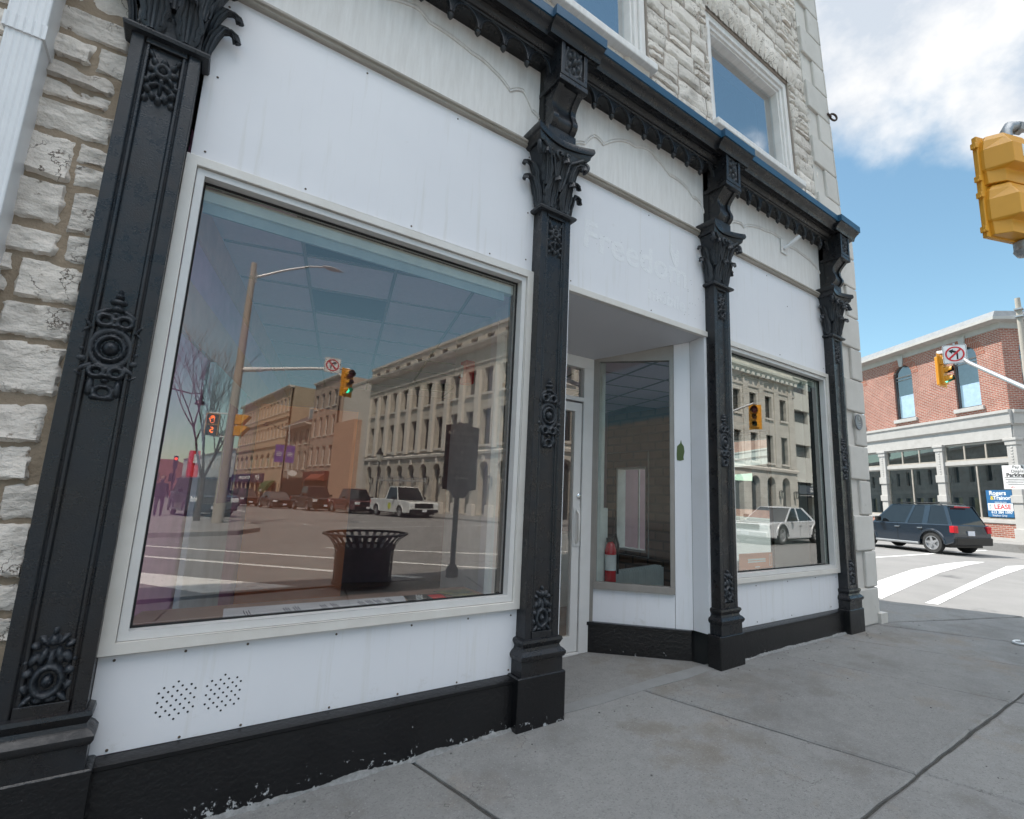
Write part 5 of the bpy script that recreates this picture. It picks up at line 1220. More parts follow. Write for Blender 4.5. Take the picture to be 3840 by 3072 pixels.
for k, (x, y) in enumerate(((45.3,-19.2),(45.9,-18.3),(47.4,-18.6),(49.2,-18.9))):
    if b0 is None:
        b0 = thing('bollard', 'yellow steel bollard by the garage entrance, nearest the stone building', 'bollard', (x, y, -.3), 'yellow bollards at the garage entrance')
        mb = MB(); mb.lathe((x,y,-.3), [(.11,0),(.11,1.35),(.09,1.42),(.02,1.46)], 14); mb.build('tube', pm('bollard_yellow', (.80,.52,.03), .5), b0, smooth=40)
    else: copy_tree(b0, (x, y, -.3), ('', 'yellow steel bollard standing forward of the others at the garage entrance', 'yellow steel bollard, third from the stone building', 'yellow steel bollard furthest from the stone building')[k])
t = thing('planter', 'long low concrete planter on the pavement before the ashlar building', 'planter', (38.5, -17.6, -.25))
mb = MB(); rows = []
for z, e in ((-.25,0),(.35,.10),(.42,.16),(.45,.14),(.45,.02),(.36,0)):
    rows.append([Vector((38.6+(1.9+e)*math.cos(a)*(1.0), -17.6+(.62+e)*math.sin(a), z)) for a in [2*math.pi*k/24 for k in range(24)]])
mb.rows(rows, closed=True, cap=True); mb.build('bowl', m_conc, t, smooth=40)

# ---- buildings receding down the side street
def simple_block(name, label, u0, u1, h, z0, wall, rows_, depth=14, cor=.3, shops=None, endwall=None, arch=0., frame_m=m_frieze, step=0., names='window'):
    t = thing(name, label, 'building', FA.p((u0+u1)/2, -2, z0)); mb = MB(FA); ops = []
    for (n, w_, za, zb_, *ar) in rows_:
        for k in range(n):
            u = u0+(u1-u0)*(k+.5)/n; ops.append((u-w_/2, u+w_/2, za, zb_, *(ar or [])))
    wallopen(mb, u0, u1, z0, h, ops, .3, step); mb.build('front_wall', wall, t)
    mb = MB(FA); mb.box(u0+.01, u1-.01, step-.32, -depth, z0, h-.05); mb.build('side_walls', endwall or wall, t)
    mb = MB(FA); mb.prism([(step-.3,h-.35),(step+cor*.5,h-.3),(step+cor,h-.12),(step+cor,h),(step-.3,h+.05)], u0, u1, 'u'); mb.build('cornice', m_trim, t)
    for o in ops:
        f = window(t, FA, o[0], o[1], o[2], o[3], step-.16, frame_m, m_bglass, 1, 2, .07, o[4] if len(o) > 4 else 0.)
        mb = MB(FA); mb.box(o[0]-.1, o[1]+.1, step-.2, step+.10, o[2]-.14, o[2]-.005); mb.build('sill', m_trim, f)
    return t
rF = -math.atan2(-.9936,-.113)
m_tan = pm('tan_stucco', (.56,.42,.30), .85, (.50,.37,.26), 1., .8); m_buff = brick('buff_brick', (.50,.40,.28), (.44,.34,.24), (.45,.40,.33), .3, .1, .012, rF+R(90), .2)
t = simple_block('plain_block', 'tall blank buff block with a bricked-up lower extension left of the ashlar building', 18.5, 27.4, 13.0, -1.5, m_trim, [], 12, .1, step=-.6)
mb = MB(FA); mb.box(21.5, 27.3, -.6, .2, -1.5, 8.6); mb.build('lower_extension', pm('pink_stucco', (.50,.33,.24), .85), t)
t = simple_block('terrace_house', 'four-storey stone terrace with rows of sash windows and a dark red shopfront', 27.5, 36.3, 14.6, -1.5, pm('brown_stone', (.42,.33,.27), .85, (.36,.28,.23), 2), [(4,1.15,11.0,12.9),(4,1.15,7.5,9.9),(4,1.15,3.9,6.2)])
mb = MB(FA); mb.box(28, 36, -.1, .12, -1.5, 2.2); mb.build('shopfront', m_dark, t); mb = MB(FA); mb.box(28, 36, 0, .5, 2.1, 3.1); mb.build('shop_fascia', pm('maroon_fascia', (.14,.03,.03), .5), t)
mb = MB(FA); mb.prism([(-.1,3.0),(.2,3.0),(1.2,2.2),(1.2,2.0),(-.1,2.0)], 28.2, 32.5, 'u'); mb.build('awning', pm('rust_awning', (.22,.05,.03), .7), t)
t = simple_block('stone_house', 'low rubble stone house with tiled eaves and a dormer', 36.5, 46.5, 9.6, -1.8, brick('rubble', (.48,.40,.33), (.36,.30,.25), (.30,.26,.22), .5, .22, .03, rF, .3), [(4,1.1,6.9,8.8),(4,1.1,3.5,5.9)], 9, .8)
mb = MB(FA); mb.prism([(.7,9.5),(-4.5,13.0),(-9,9.5)], 36.5, 46.5, 'u'); mb.build('roof', pm('slate_roof', (.12,.11,.11), .8), t)
mb = MB(FA); mb.box(37.4,40.0,-3.2,-.6,9.8,11.9); mb.build('dormer', m_trim, t); mb = MB(FA); mb.box(37.9,39.5,-.62,-.58,10.3,11.6); mb.build('dormer_window', m_bglass, t)
mb = MB(FA); mb.box(36.8,46.2,-.1,.15,-1.8,2.4); mb.build('shopfront', m_dark, t)
simple = simple_block('arcaded_building', 'tan stucco office block with two window rows above a row of arches', 47, 79, 16.0, -2.2, m_tan, [(16,1.05,12.3,14.3),(16,1.05,8.5,10.4),(9,2.2,4.1,6.3,1.0)], 16, .5, endwall=m_buff)
mb = MB(FA); mb.box(56.5,79,-.1,.3,1.7,3.1); sgn_ = mb.build('shop_sign', pm('navy_fascia', (.04,.035,.10), .5), simple)
text('sign_lettering', 'ADM', 1.2, m_signw, sgn_, Mf(FA, 59.5, .32, 2.4), .02); text('sign_lettering', 'MORTON & SONS FINE', .8, m_signw, sgn_, Mf(FA, 68.5, .32, 2.4), .02)
mb = MB(FA); mb.box(48,79,-.2,.05,-2.2,1.6); mb.build('shopfront', m_dark, simple)
for k in range(10): mb = MB(FA); mb.box(48+3.2*k,48.5+3.2*k,0,.2,-2.2,1.7); mb.build('shop_pier', m_tan, simple)
for z in (11.3,7.2): mb = MB(FA); mb.box(47,79,-.05,.18,z,z+.35); mb.build('string_course', m_tan, simple)
t = thing('green_awning', 'dark green barrel awning over a cafe door of the tan building', 'awning', FA.p(51.5,.8,1.5)); mb = MB(FA)
mb.rows([[FA.p(u, 1.4*math.cos(R(a)), .3+1.7*math.sin(R(a))) for a in range(0,91,15)] for u in (49.8,53.5)], cap=True); mb.build('canopy', pm('awning_green', (.03,.10,.03), .7), t); text('lettering', 'CAFE', .5, m_signw, t, Mf(FA, 51.6, 1.42, .5), .01)
t = simple_block('white_building', 'long low white-painted building with a dark shop canopy far down the side street', 79.5, 150, 8.2, -2.4, pm('chalk_paint', (.62,.66,.66), .8), [(14,1.3,4.6,6.6)], 12, .3)
mb = MB(FA); mb.box(80,150,-.1,1.2,1.9,2.6); mb.build('shop_canopy', m_dark, t); mb = MB(FA); mb.box(80,150,-.1,.06,-2.4,1.9); mb.build('shopfront', m_dark, t)
t = thing('red_sign', 'tall bright red vertical sign at the far end of the white building', 'sign', FA.p(122,1.2,1)); mb = MB(FA); mb.box(120.8,123.4,.1,2.2,1.4,9.3); mb.build('sign_board', pm('red_board', (.75,.04,.03), .5, emis=(1,.05,.03), es=.05), t)
mb = MB(FA); mb.box(120.5,120.7,.4,1.4,6.2,8.4); mb.build('white_emblem', m_signw, t)
t = thing('red_brick_hall', 'plain red brick building closing the far end of the street', 'building', (-12,-230,-2)); mb = MB(); mb.box(-22,6,190,215,-3,6.3); mb.prism([(-18,6.3),(2,6.3),(-2,8.2),(-14,8.2)], 190, 200, 'v'); mb.build('walls', pm('far_brick', (.32,.13,.09), .9), t)
mb = MB()
for k in range(6): mb.box(-19+k*4,-17.4+k*4,189.9,190.1,1.5,4)
mb.build('windows', m_bglass, t)
# block on the left-hand side of that street, past the island
t = thing('corner_shops', 'row of plain grey shops on the left of the side street', 'building', (-40,-60,-1)); mb = MB(); mb.box(-60,-15,26,150,-2,8); mb.build('walls', m_trim, t)
t = thing('office_block', 'office block with turquoise panels over orange brick seen through the side street window', 'building', F2.p(-25,0,0))
mb = MB(F2); mb.box(-40,-14.3,-12,0,-.3,3.4); mb.box(-40,-14.3,-12,0,8.6,9.6); mb.build('walls', m_lime, t)
mb = MB(F2); mb.box(-40,-14.3,-12,-.05,5.2,8.6); mb.build('brick_band', pm('orange_brickwork', (.50,.22,.13), .85), t)
mb = MB(F2); mb.box(-40,-14.3,-12,-.08,9.6,12.5); mb.build('turquoise_panels', pm('turquoise_panel', (.10,.42,.46), .4), t)
for k in range(6):
    window(t, F2, -39+4.1*k, -36+4.1*k, 3.45, 5.15, .05, m_frieze, m_bglass, 3, 2, .08); window(t, F2, -39+4.1*k, -36+4.1*k, .4, 2.6, .12, m_frieze, m_bglass, 3, 1, .08)

# ---- vehicles
def car(name, label, cat, x, y, z, az, L, W_, H, colr, kind='suv', group=None, wb=.59, tail=.18, wr=.36, lod=0):
    """body built nose towards +X of its own frame, then turned so that it heads along az (from +y towards +x)"""
    hd = Vector((math.sin(R(az)), math.cos(R(az)))); f = Fr(x, y, U=(hd.x, hd.y), oz=z)   # v>0: right-hand side
    t = thing(name, label, cat, (x, y, z), group)
    bt = pm('paint_'+colr[0], colr[1], .25, tuple(c*.9 for c in colr[1]), 2, .8, coat=.8)
    h = W_/2; xr = -L/2+L*tail; xf = xr+L*wb; zb = .30 if kind != 'sedan' else .22
    belt = {'suv':1.02,'pickup':1.10,'sedan':.90}[kind]*H/{'suv':1.72,'pickup':1.92,'sedan':1.46}[kind]; hood = belt-.04
    def arc(cx, r_, n=10): return [(cx-r_*math.cos(math.pi*k/n), wr+r_*math.sin(math.pi*k/n)) for k in range(n+1)]
    R_ = wr+.07
    out = [(-L/2+.03, zb+.12)]+[(xr-R_, zb)]+arc(xr, R_)+[(xr+R_, zb)]+[(xf-R_, zb)]+arc(xf, R_)+[(xf+R_, zb+.02)]+[(L/2-.06, zb+.05),(L/2, zb+.25),(L/2-.02, belt*.78),(L/2-.10, belt*.90),(L/2-.45, belt*.95)]
    cab0 = {'suv':L/2-.30*L,'pickup':L/2-.30*L,'sedan':L/2-.30*L}[kind]
    out += [(cab0, hood+.02)]
    if kind == 'pickup': bedx = -L/2+.37*L; out += [(bedx, belt+.02),(-L/2+.02, belt+.0)]
    elif kind == 'suv': out += [(-L/2+.06, belt+.02)]
    else: out += [(-L/2+.75, belt+.04),(-L/2+.04, belt-.02)]
    out += [(-L/2, belt*.7)]
    mb = MB(f); mb.prism(out, -h, h); body = mb.build('body', bt, t, bevel=.05, seg=3)
    # greenhouse
    e0 = {'suv':-L/2+.10,'pickup':-L/2+.38*L,'sedan':-L/2+.80}[kind]; rt0 = {'suv':e0+.28,'pickup':e0+.16,'sedan':e0+.72}[kind]; rt1 = cab0-{'suv':.72,'pickup':.62,'sedan':.85}[kind]
    zt = H-.03; b = belt-.02; hi = h-.07; ht = h-.26
    def gl(e_, mat, nm, inset=0.):
        mb = MB(f); lo_ = [(e0+inset, hi-inset),(cab0-inset*.5, hi-inset)]; up_ = [(rt0+inset, ht-inset),(rt1-inset*.5, ht-inset)]
        P_ = []
        for (xx, yy), zz in ((lo_[0], b),(lo_[1], b),(up_[1], zt-inset),(up_[0], zt-inset)): P_.append((xx, yy, zz))
        v = [f.p(a, c, z_) for a, c, z_ in P_]+[f.p(a, -c, z_) for a, c, z_ in P_]; i = mb.P(v)
        for q in ((0,1,2,3),(7,6,5,4),(1,5,6,2),(4,0,3,7),(3,2,6,7),(0,4,5,1)): mb.f.append(tuple(i+k for k in q))
        return mb.build(nm, mat, t, bevel=.03)
    gl(0, m_cglass, 'windows')
    mb = MB(f); mb.rows([[f.p(rt0-.05, s_*ht*1.0, zt-.01) for s_ in (-1,-.6,0,.6,1)],[f.p(rt0+.1, s_*ht, zt+.045-.03*abs(s_)**3) for s_ in (-1,-.6,0,.6,1)],[f.p(rt1-.1, s_*ht, zt+.045-.03*abs(s_)**3) for s_ in (-1,-.6,0,.6,1)],[f.p(rt1+.06, s_*ht, zt-.02) for s_ in (-1,-.6,0,.6,1)]])
    for s_ in (-1, 1):      # pillars
        def pil(xa, xb, wd):
            pa, pb = f.p(xa, s_*(hi+.008), b), f.p(xb, s_*(ht+.008), zt); o_ = f.U*wd/2; q = f.Nn*s_*.02
            mb.rows([[pa-o_+q*.0, pa+o_, pa+o_-q, pa-o_-q],[pb-o_, pb+o_, pb+o_-q, pb-o_-q]], closed=True)
        pil(cab0-.03, rt1+.0, .09); pil(e0+.05, rt0+.02, .11 if kind != 'sedan' else .2)
        if kind != 'pickup': pil((e0+cab0)/2+.15, (rt0+rt1)/2+.12, .10)
        if kind == 'suv': pil(e0+.95, rt0+.62, .20)
        mb.rows([[f.p(rt0-.04, s_*(ht+.012), zt-.06), f.p(rt1+.03, s_*(ht+.012), zt-.06)],[f.p(rt0-.04, s_*(ht-.0), zt+.015), f.p(rt1+.03, s_*(ht-.0), zt+.015)]])
    mb.build('roof_and_pillars', bt, body, smooth=40)
    # wheels
    for i, (wx, s_) in enumerate(((xr,-1),(xr,1),(xf,-1),(xf,1))):
        mb = MB(f); c = f.p(wx, s_*(h-.11), wr); ax = f.Nn*s_
        mb.lathe(c, [(wr*.62,-.11),(wr*.94,-.10),(wr,-.05),(wr,.06),(wr*.95,.10),(wr*.68,.105),(wr*.66,.03)], 26, axis=ax); ty = mb.build('wheel', m_rub, t, smooth=35)
        mb = MB(f); mb.lathe(c, [(wr*.67,.06),(wr*.67,.102),(wr*.60,.104),(wr*.58,.06),(.04,.055)], 26, axis=ax)
        a0 = ax.orthogonal().normalized(); a1 = ax.cross(a0)
        for k in range(5):
            a = 2*math.pi*k/5; d_ = a0*math.cos(a)+a1*math.sin(a); n_ = a0*-math.sin(a)+a1*math.cos(a)
            mb.face([c+ax*.09+n_*.05+d_*.03, c+ax*.098+n_*.035+d_*wr*.62, c+ax*.098-n_*.035+d_*wr*.62, c+ax*.09-n_*.05+d_*.03])
        mb.lathe(c, [(.05,.06),(.05,.10),(.02,.105)], 12, axis=ax); mb.build('rim', m_wheel, ty, smooth=40)
        mb = MB(f)   # arch lip
        rows = []
        for k in range(15):
            a = math.pi*k/14; rows.append([f.p(wx-r_*math.cos(a), s_*(h+o_), wr+r_*math.sin(a)) for r_, o_ in ((R_-.0,-.10),(R_-.005,.022),(R_+.055,.028),(R_+.075,.0))])
        mb.rows(rows); mb.build('arch_flare', bt, body, smooth=50)
    mb = MB(f); mb.box(-L/2+.25,L/2-.25,-h+.12,h-.12,zb-.06,zb+.5); mb.box(xr-R_+.02,xr+R_-.02,-h+.02,h-.02,.45,wr+R_-.02) ; mb.box(xf-R_+.02,xf+R_-.02,-h+.02,h-.02,.45,wr+R_-.02); mb.build('underbody', m_blk, t)
    # bumpers, lights, plates, mirrors
    bm2 = m_blk if kind == 'pickup' or colr[0] == 'navy' else bt
    mb = MB(f); mb.prism([(L/2-.16,zb+.04),(L/2+.06,zb+.08),(L/2+.08,zb+.26),(L/2-.1,zb+.30)], -h+.04, h-.04); mb.build('front_bumper', bm2, t, bevel=.03)
    mb = MB(f); mb.prism([(-L/2+.2,zb+.02),(-L/2-.04,zb+.04),(-L/2-.06,zb+.30),(-L/2+.12,zb+.34)], -h+.03, h-.03); mb.build('rear_bumper', bm2, t, bevel=.03)
    mb = MB(f); mb.box(L/2-.03,L/2+.012,-h+.36,h-.36,zb+.34,belt*.84); gr = mb.build('grille', m_blk, t, bevel=.01)
    mb = MB(f); frame_f = [(L/2+.005, z_) for z_ in (belt*.60,)]
    for k in range(3): mb.box(L/2+.01,L/2+.022,-h+.38,h-.38,zb+.38+k*.10,zb+.40+k*.10)
    mb.build('grille_bars', m_chr if colr[0] in ('black','graphite') else m_blk, gr)
    for s_ in (-1, 1):
        mb = MB(f); mb.box(L/2-.22,L/2-.0,s_*(h-.34),s_*(h-.0),belt*.66,belt*.84); mb.build('headlight', pm('lamp_clear', (.75,.78,.80), .1), t, bevel=.03)
        mb = MB(f)
        if kind == 'suv': mb.box(-L/2-.015,-L/2+.15,s_*(h-.20),s_*(h+.006),belt*.74,belt*.98)
        else: mb.box(-L/2-.012,-L/2+.12,s_*(h-.22),s_*(h+.004),belt*.66,belt*.92)
        mb.build('taillight', pm('lamp_red', (.60,.02,.03), .15), t, bevel=.02)
        mb = MB(f); mb.box(cab0-.42,cab0-.28,s_*(h-.0),s_*(h+.20),belt+.03,belt+.20); mb.build('mirror', m_blk, t, bevel=.03)
        if kind != 'pickup':
            for hx in (cab0-1.15, cab0-2.02): mb = MB(f); mb.box(hx,hx+.19,s_*(h+.0),s_*(h+.035),belt-.17,belt-.135); mb.build('door_handle', m_chr if colr[0] == 'navy' else bt, body, bevel=.008)
        mb = MB(f)
        for hx in (cab0-.12, cab0-1.05, cab0-1.98): mb.box(hx-.005,hx+.005,s_*(h-.01),s_*(h+.0025),zb+.08,belt-.02)
        mb.build('door_seams', m_blk, body)
        if kind == 'suv':
            mb = MB(f); mb.box(xr+R_+.02,xf-R_-.02,s_*(h-.03),s_*(h+.05),zb-.03,zb+.05); mb.build('side_step', m_galv, t, bevel=.015)
            mb = MB(f); mb.tube([f.p(rt0+.15,s_*(ht-.05),zt+.02),f.p(rt0+.3,s_*(ht-.05),zt+.085),f.p(rt1-.3,s_*(ht-.05),zt+.085),f.p(rt1-.1,s_*(ht-.05),zt+.02)], .018, 6); mb.build('roof_rail', m_blk, t, smooth=40)
    mb = MB(f); mb.box(-L/2-.02,-L/2+.0,-.26,.06,belt*.66,belt*.66+.16); mb.box(L/2+.08,L/2+.09,-.16,.16,zb+.12,zb+.27); mb.build('licence_plates', pm('plate_white', (.72,.74,.80), .4), t)
    if kind == 'suv': mb = MB(f); mb.box(e0+.16,e0+.20,-.35,.35,zt-.045,zt-.01); mb.build('brake_light', pm('lamp_red', (.60,.02,.03), .15), t)
    return t, f, (h, belt, zb, cab0)
Sx, Sy = 24.05, 5.65
car('parked_suv', 'dark navy sport utility vehicle at the kerb before the brick building', 'car', 23.7, 5.22, -.36, 19, 4.44, 1.82, 1.72, ('navy', (.010,.020,.034)), 'suv')
m_v = 'vehicles parked along the side street'
# mirrored in the big window
car('parked_suv', 'big black sport utility vehicle facing the shop, beside the tree and pole', 'car', 1.05, -28.4, rz(0,-28.4), 10, 5.1, 2.0, 1.9, ('black', (.02,.03,.045)), 'suv')
t, f, (h, belt, zb, cab0) = car('pickup_truck', 'white pickup truck with a ladder rack, nearest the shop in the parked row', 'pickup truck', 12.1, -29.6, rz(0,-29.6), 7, 5.6, 2.0, 1.93, ('white', (.72,.73,.72)), 'pickup', m_v)
mb = MB(f)
for s_ in (-1, 1):
    mb.tube([f.p(-2.6,s_*.85,2.32), f.p(1.3,s_*.85,2.32)], .03, 6); mb.tube([f.p(-2.6,s_*.85,2.52), f.p(1.3,s_*.85,2.52)], .02, 6)
    for xx in (-2.4,-.6): mb.tube([f.p(xx-.2,s_*.88,1.1), f.p(xx,s_*.85,2.32)], .03, 6)
    for k in range(12): mb.tube([f.p(-2.6+k*.35,s_*.85,2.32), f.p(-2.6+k*.35,s_*.85,2.52)], .012, 4)
for xx in (-2.5,-.6,1.2): mb.tube([f.p(xx,-.85,2.32), f.p(xx,.85,2.32)], .03, 6)
mb.build('ladder_rack', m_galv, t)
mb = MB(f); mb.lathe(f.p(cab0-1.0,-h-.002,belt*.62), [(.22,0),(.20,.006)], 12, axis=-f.Nn); mb.build('door_emblem', pm('lime_decal', (.55,.62,.05), .5), t)
car('pickup_truck', 'dark red pickup truck parked behind the white one', 'pickup truck', 10.75, -36.2, rz(0,-36.2), 7, 5.3, 1.9, 1.8, ('maroon', (.10,.015,.018)), 'pickup', m_v)
car('pickup_truck', 'black lifted pickup truck parked behind the dark red one', 'pickup truck', 9.3, -42.8, rz(0,-42.8), 7, 5.7, 2.0, 2.0, ('graphite', (.018,.018,.020)), 'pickup', m_v)
car('parked_sedan', 'black sedan with a chrome grille, fourth in the parked row', 'car', 7.4, -49.2, rz(0,-49.2), 8, 5.0, 1.9, 1.5, ('graphite', (.018,.018,.020)), 'sedan', m_v)
car('parked_suv', 'dark brown sport utility vehicle, fifth in the parked row', 'car', 5.6, -57, rz(0,-57), 8, 4.7, 1.85, 1.75, ('brown', (.06,.03,.025)), 'suv', m_v)
car('parked_sedan', 'dark red sedan, furthest vehicle of the parked row', 'car', 3.9, -64.5, rz(0,-64.5), 8, 4.7, 1.8, 1.45, ('maroon', (.10,.015,.018)), 'sedan', m_v)
car('moving_sedan', 'silver sedan crossing the junction, mirrored in the right-hand window', 'car', 20.5, -8.8, -.38, -88, 4.7, 1.82, 1.45, ('silver', (.60,.61,.63)), 'sedan')

# ---- pole group on the island, tree, person
t = thing('signal_pole', 'tall concrete pole carrying a street lamp and pedestrian signals on the far island', 'signal pole', (1.24, -18.3, -.25))
Pp = Vector((1.24,-18.3,0))
mb = MB(); mb.tube([Pp+Vector((0,0,-.3)), Pp+Vector((0,0,4)), Pp+Vector((0,0,9.5))], .19, 16, .10); mb.build('pole', m_pole, t, smooth=True)
mb = MB(); mb.box(1.30,1.40,18.25,18.35,8.75,9.15); mb.tube([Pp+Vector((.1,0,8.95)), Pp+Vector((1.0,0,9.5)), Pp+Vector((1.9,0,9.95)), Pp+Vector((2.5,0,10.12))], .05, 8, .035); mb.build('lamp_arm', m_galv, t, smooth=40)
mb = MB(); rows = []
for k in range(9):
    a = k/8; r_ = .17*math.sin(math.pi*min(1,.12+a*.86)); rows.append([Pp+Vector((2.4+a*.85, r_*math.cos(q), 10.13+r_*.45*math.sin(q)-.02*a)) for q in [2*math.pi*j/12 for j in range(12)]])
mb.rows(rows, closed=True, cap=True); mb.build('luminaire', m_galv, t, smooth=50)
mb = MB(); mb.tube([Pp+Vector((.1,0,5.32)), Pp+Vector((2.4,0,5.78)), Pp+Vector((3.9,0,6.02))], .07, 10, .045); mb.tube([Pp+Vector((.15,0,5.33)), Pp+Vector((.75,0,5.44))], .09, 10); mb.build('mast_arm', m_signw, t, smooth=40)
signal(t, 5.05, -18.2, 6.0, (.35,.94), lit=2, s=1.12); noturn(t, 4.42, -18.12, 6.02, (-.1,1), .62)
mb = MB(); mb.tube([Pp+Vector((0,0,3.62)), Pp+Vector((-.72,.02,3.60))], .025, 6); mb.tube([Pp+Vector((0,0,2.78)), Pp+Vector((-.6,.02,2.78))], .025, 6); mb.build('bracket', m_signw, t)
f = frd(.68, -18.25, (-.25,.97)); mb = MB(f); mb.box(-.2,.2,-.1,.05,2.80,3.55); pd = mb.build('countdown_head', m_blk, t, bevel=.01)
mb = MB(f); mb.box(-.20,-.185,.05,.12,2.80,3.55); mb.box(.185,.20,.05,.12,2.80,3.55); mb.box(-.2,.2,.05,.12,3.165,3.185); mb.box(-.2,.2,.05,.14,3.54,3.555); mb.build('visor', m_yel, pd)
m_or = pm('lamp_orange_lit', (.8,.2,.02), .5, emis=(1,.16,.02), es=3.)
mb = MB(f); hp = [(-.035,3.24),(.05,3.24),(.075,3.33),(.115,3.38),(.10,3.40),(.065,3.375),(.068,3.47),(.05,3.48),(.042,3.40),(.035,3.50),(.018,3.50),(.014,3.40),(.0,3.49),(-.016,3.48),(-.012,3.40),(-.03,3.46),(-.045,3.45),(-.042,3.34)]
for i in range(len(hp)): mb.tube([f.p(hp[i][0],.056,hp[i][1]), f.p(hp[(i+1)%len(hp)][0],.056,hp[(i+1)%len(hp)][1])], .008, 5)
mb.build('lit_hand', m_or, pd); text('lit_numeral', '5', .30, m_or, pd, Mf(f, 0, .052, 2.98), .002)
for k, zz in enumerate((3.25, 2.85)):
    f = frd(1.5, -18.2, (.9,.43)); mb = MB(f); mb.box(-.16,.16,-.12,.10,zz,zz+.36); mb.prism([(.10,zz+.02),(.34,zz+.34),(.10,zz+.36)], -.16, .16, 'u'); mb.build('signal_section', m_yel, t, bevel=.01)
# bare tree
t = thing('bare_tree', 'leafless young street tree behind the signal pole on the far island', 'tree', (.66, -19.4, -.25))
mb = MB(); rt_ = random.Random(5)
tr0 = Vector((.66,-19.4,-.3)); mb.tube([tr0, tr0+Vector((.02,0,.9)), tr0+Vector((.0,.02,1.6))], .11, 10, .085); mb.build('trunk', pm('tree_bark', (.11,.085,.065), .95, (.07,.055,.045), 12, .8, .8, 60), t, smooth=True)
mb = MB()
def limb(p, d, ln, r_, dep):
    q = [p]; dd = d.copy()
    for k in range(4): dd = (dd+Vector((rt_.uniform(-.12,.12), rt_.uniform(-.12,.12), .10))).normalized(); q.append(q[-1]+dd*ln/4)
    mb.tube(q, r_, 6 if dep < 2 else 4, r_*.5)
    if dep < 5:
        for k in range(2 if dep < 1 else 3):
            s_ = q[rt_.choice([2,3,4])]; a = rt_.uniform(0, 6.28); nd = (dd+Vector((math.cos(a), math.sin(a), .35))*rt_.uniform(.35,.75)).normalized(); limb(s_, nd, ln*rt_.uniform(.6,.8), r_*.55, dep+1)
for k in range(6):
    a = k*1.05+.4; limb(tr0+Vector((0,0,1.5)), Vector((math.cos(a)*.30, math.sin(a)*.30, 1)).normalized(), 2.0, .048, 0)
mb.build('crown', pm('twig_bark', (.085,.06,.05), .95), t)
# person walking on the far pavement
t = thing('person', 'person in a dark jacket and trousers walking on the far pavement', 'person', (-.62,-24.6,-.3))
def skin(name, verts, edges, mat, parent, sub=1):
    me = bpy.data.meshes.new(name); L0 = parent_loc(parent); me.from_pydata([Vector(v[:3])-L0 for v in verts], edges, []); o = bpy.data.objects.new(name, me); col.objects.link(o); o.parent = parent
    me.materials.append(mat); o.modifiers.new('skin', 'SKIN'); lay = me.skin_vertices[0].data if me.skin_vertices else None
    if lay is None:
        bm_ = bmesh.new(); bm_.from_mesh(me); bm_.verts.layers.skin.verify(); bm_.to_mesh(me); bm_.free(); lay = me.skin_vertices[0].data
    for i, v in enumerate(verts): lay[i].radius = (v[3], v[4] if len(v) > 4 else v[3])
    lay[0].use_root = True
    s_ = o.modifiers.new('sub', 'SUBSURF'); s_.levels = s_.render_levels = sub+1
    dg = bpy.context.evaluated_depsgraph_get(); m2 = bpy.data.meshes.new_from_object(o.evaluated_get(dg)); o.modifiers.clear(); o.data = m2
    for p in m2.polygons: p.use_smooth = True
    return o
bx, by, bz = -.62, -24.6, rz(0,-24.6)+.02
V_ = [(0,0,.95,.15,.11),(0,0,1.18,.15,.11),(0,0,1.40,.17,.11),(0,0,1.50,.06,.06),(0,.01,1.60,.075,.085),(0,.01,1.70,.085,.10),(0,.01,1.76,.05,.06),
      (-.19,0,1.43,.055),(-.25,.02,1.17,.045),(-.24,.12,.93,.036),(-.23,.17,.86,.03),(.19,0,1.43,.055),(.25,-.03,1.17,.045),(.26,.03,.92,.036),(.26,.07,.85,.03),
      (-.10,.02,.88,.09),(-.10,.16,.50,.065),(-.10,.02,.10,.045),(-.10,.17,.05,.04),(.10,-.02,.88,.09),(.10,-.10,.50,.065),(.10,-.26,.12,.045),(.10,-.13,.05,.04)]
Ed = [(0,1),(1,2),(2,3),(3,4),(4,5),(5,6),(2,7),(7,8),(8,9),(9,10),(2,11),(11,12),(12,13),(13,14),(0,15),(15,16),(16,17),(17,18),(0,19),(19,20),(20,21),(21,22)]
skin('body', [(v[0]+bx, v[1]+by, v[2]+bz, *v[3:]) for v in V_], Ed, pm('dark_clothes', (.03,.028,.035), .9), t)
mb = MB(); mb.lathe((bx,by+.015,bz+1.58), [(.05,0),(.078,.05),(.088,.12),(.08,.18),(.04,.215)], 14); mb.build('head', pm('skin_tone', (.35,.20,.14), .6), t, smooth=True)
mb = MB(); mb.lathe((bx,by-.01,bz+1.66), [(.094,0),(.10,.06),(.085,.13),(.03,.16)], 14); mb.build('hair', pm('brown_hair', (.05,.03,.02), .8), t, smooth=True)
mb = MB(); mb.prism([(bx-.2,bz+.86),(bx+.2,bz+.86),(bx+.22,bz+1.42),(bx+.1,bz+1.5),(bx-.1,bz+1.5),(bx-.22,bz+1.42)], -by-.14, -by+.14); mb.build('jacket', pm('jacket_black', (.02,.02,.024), .8), t, bevel=.06, seg=3)

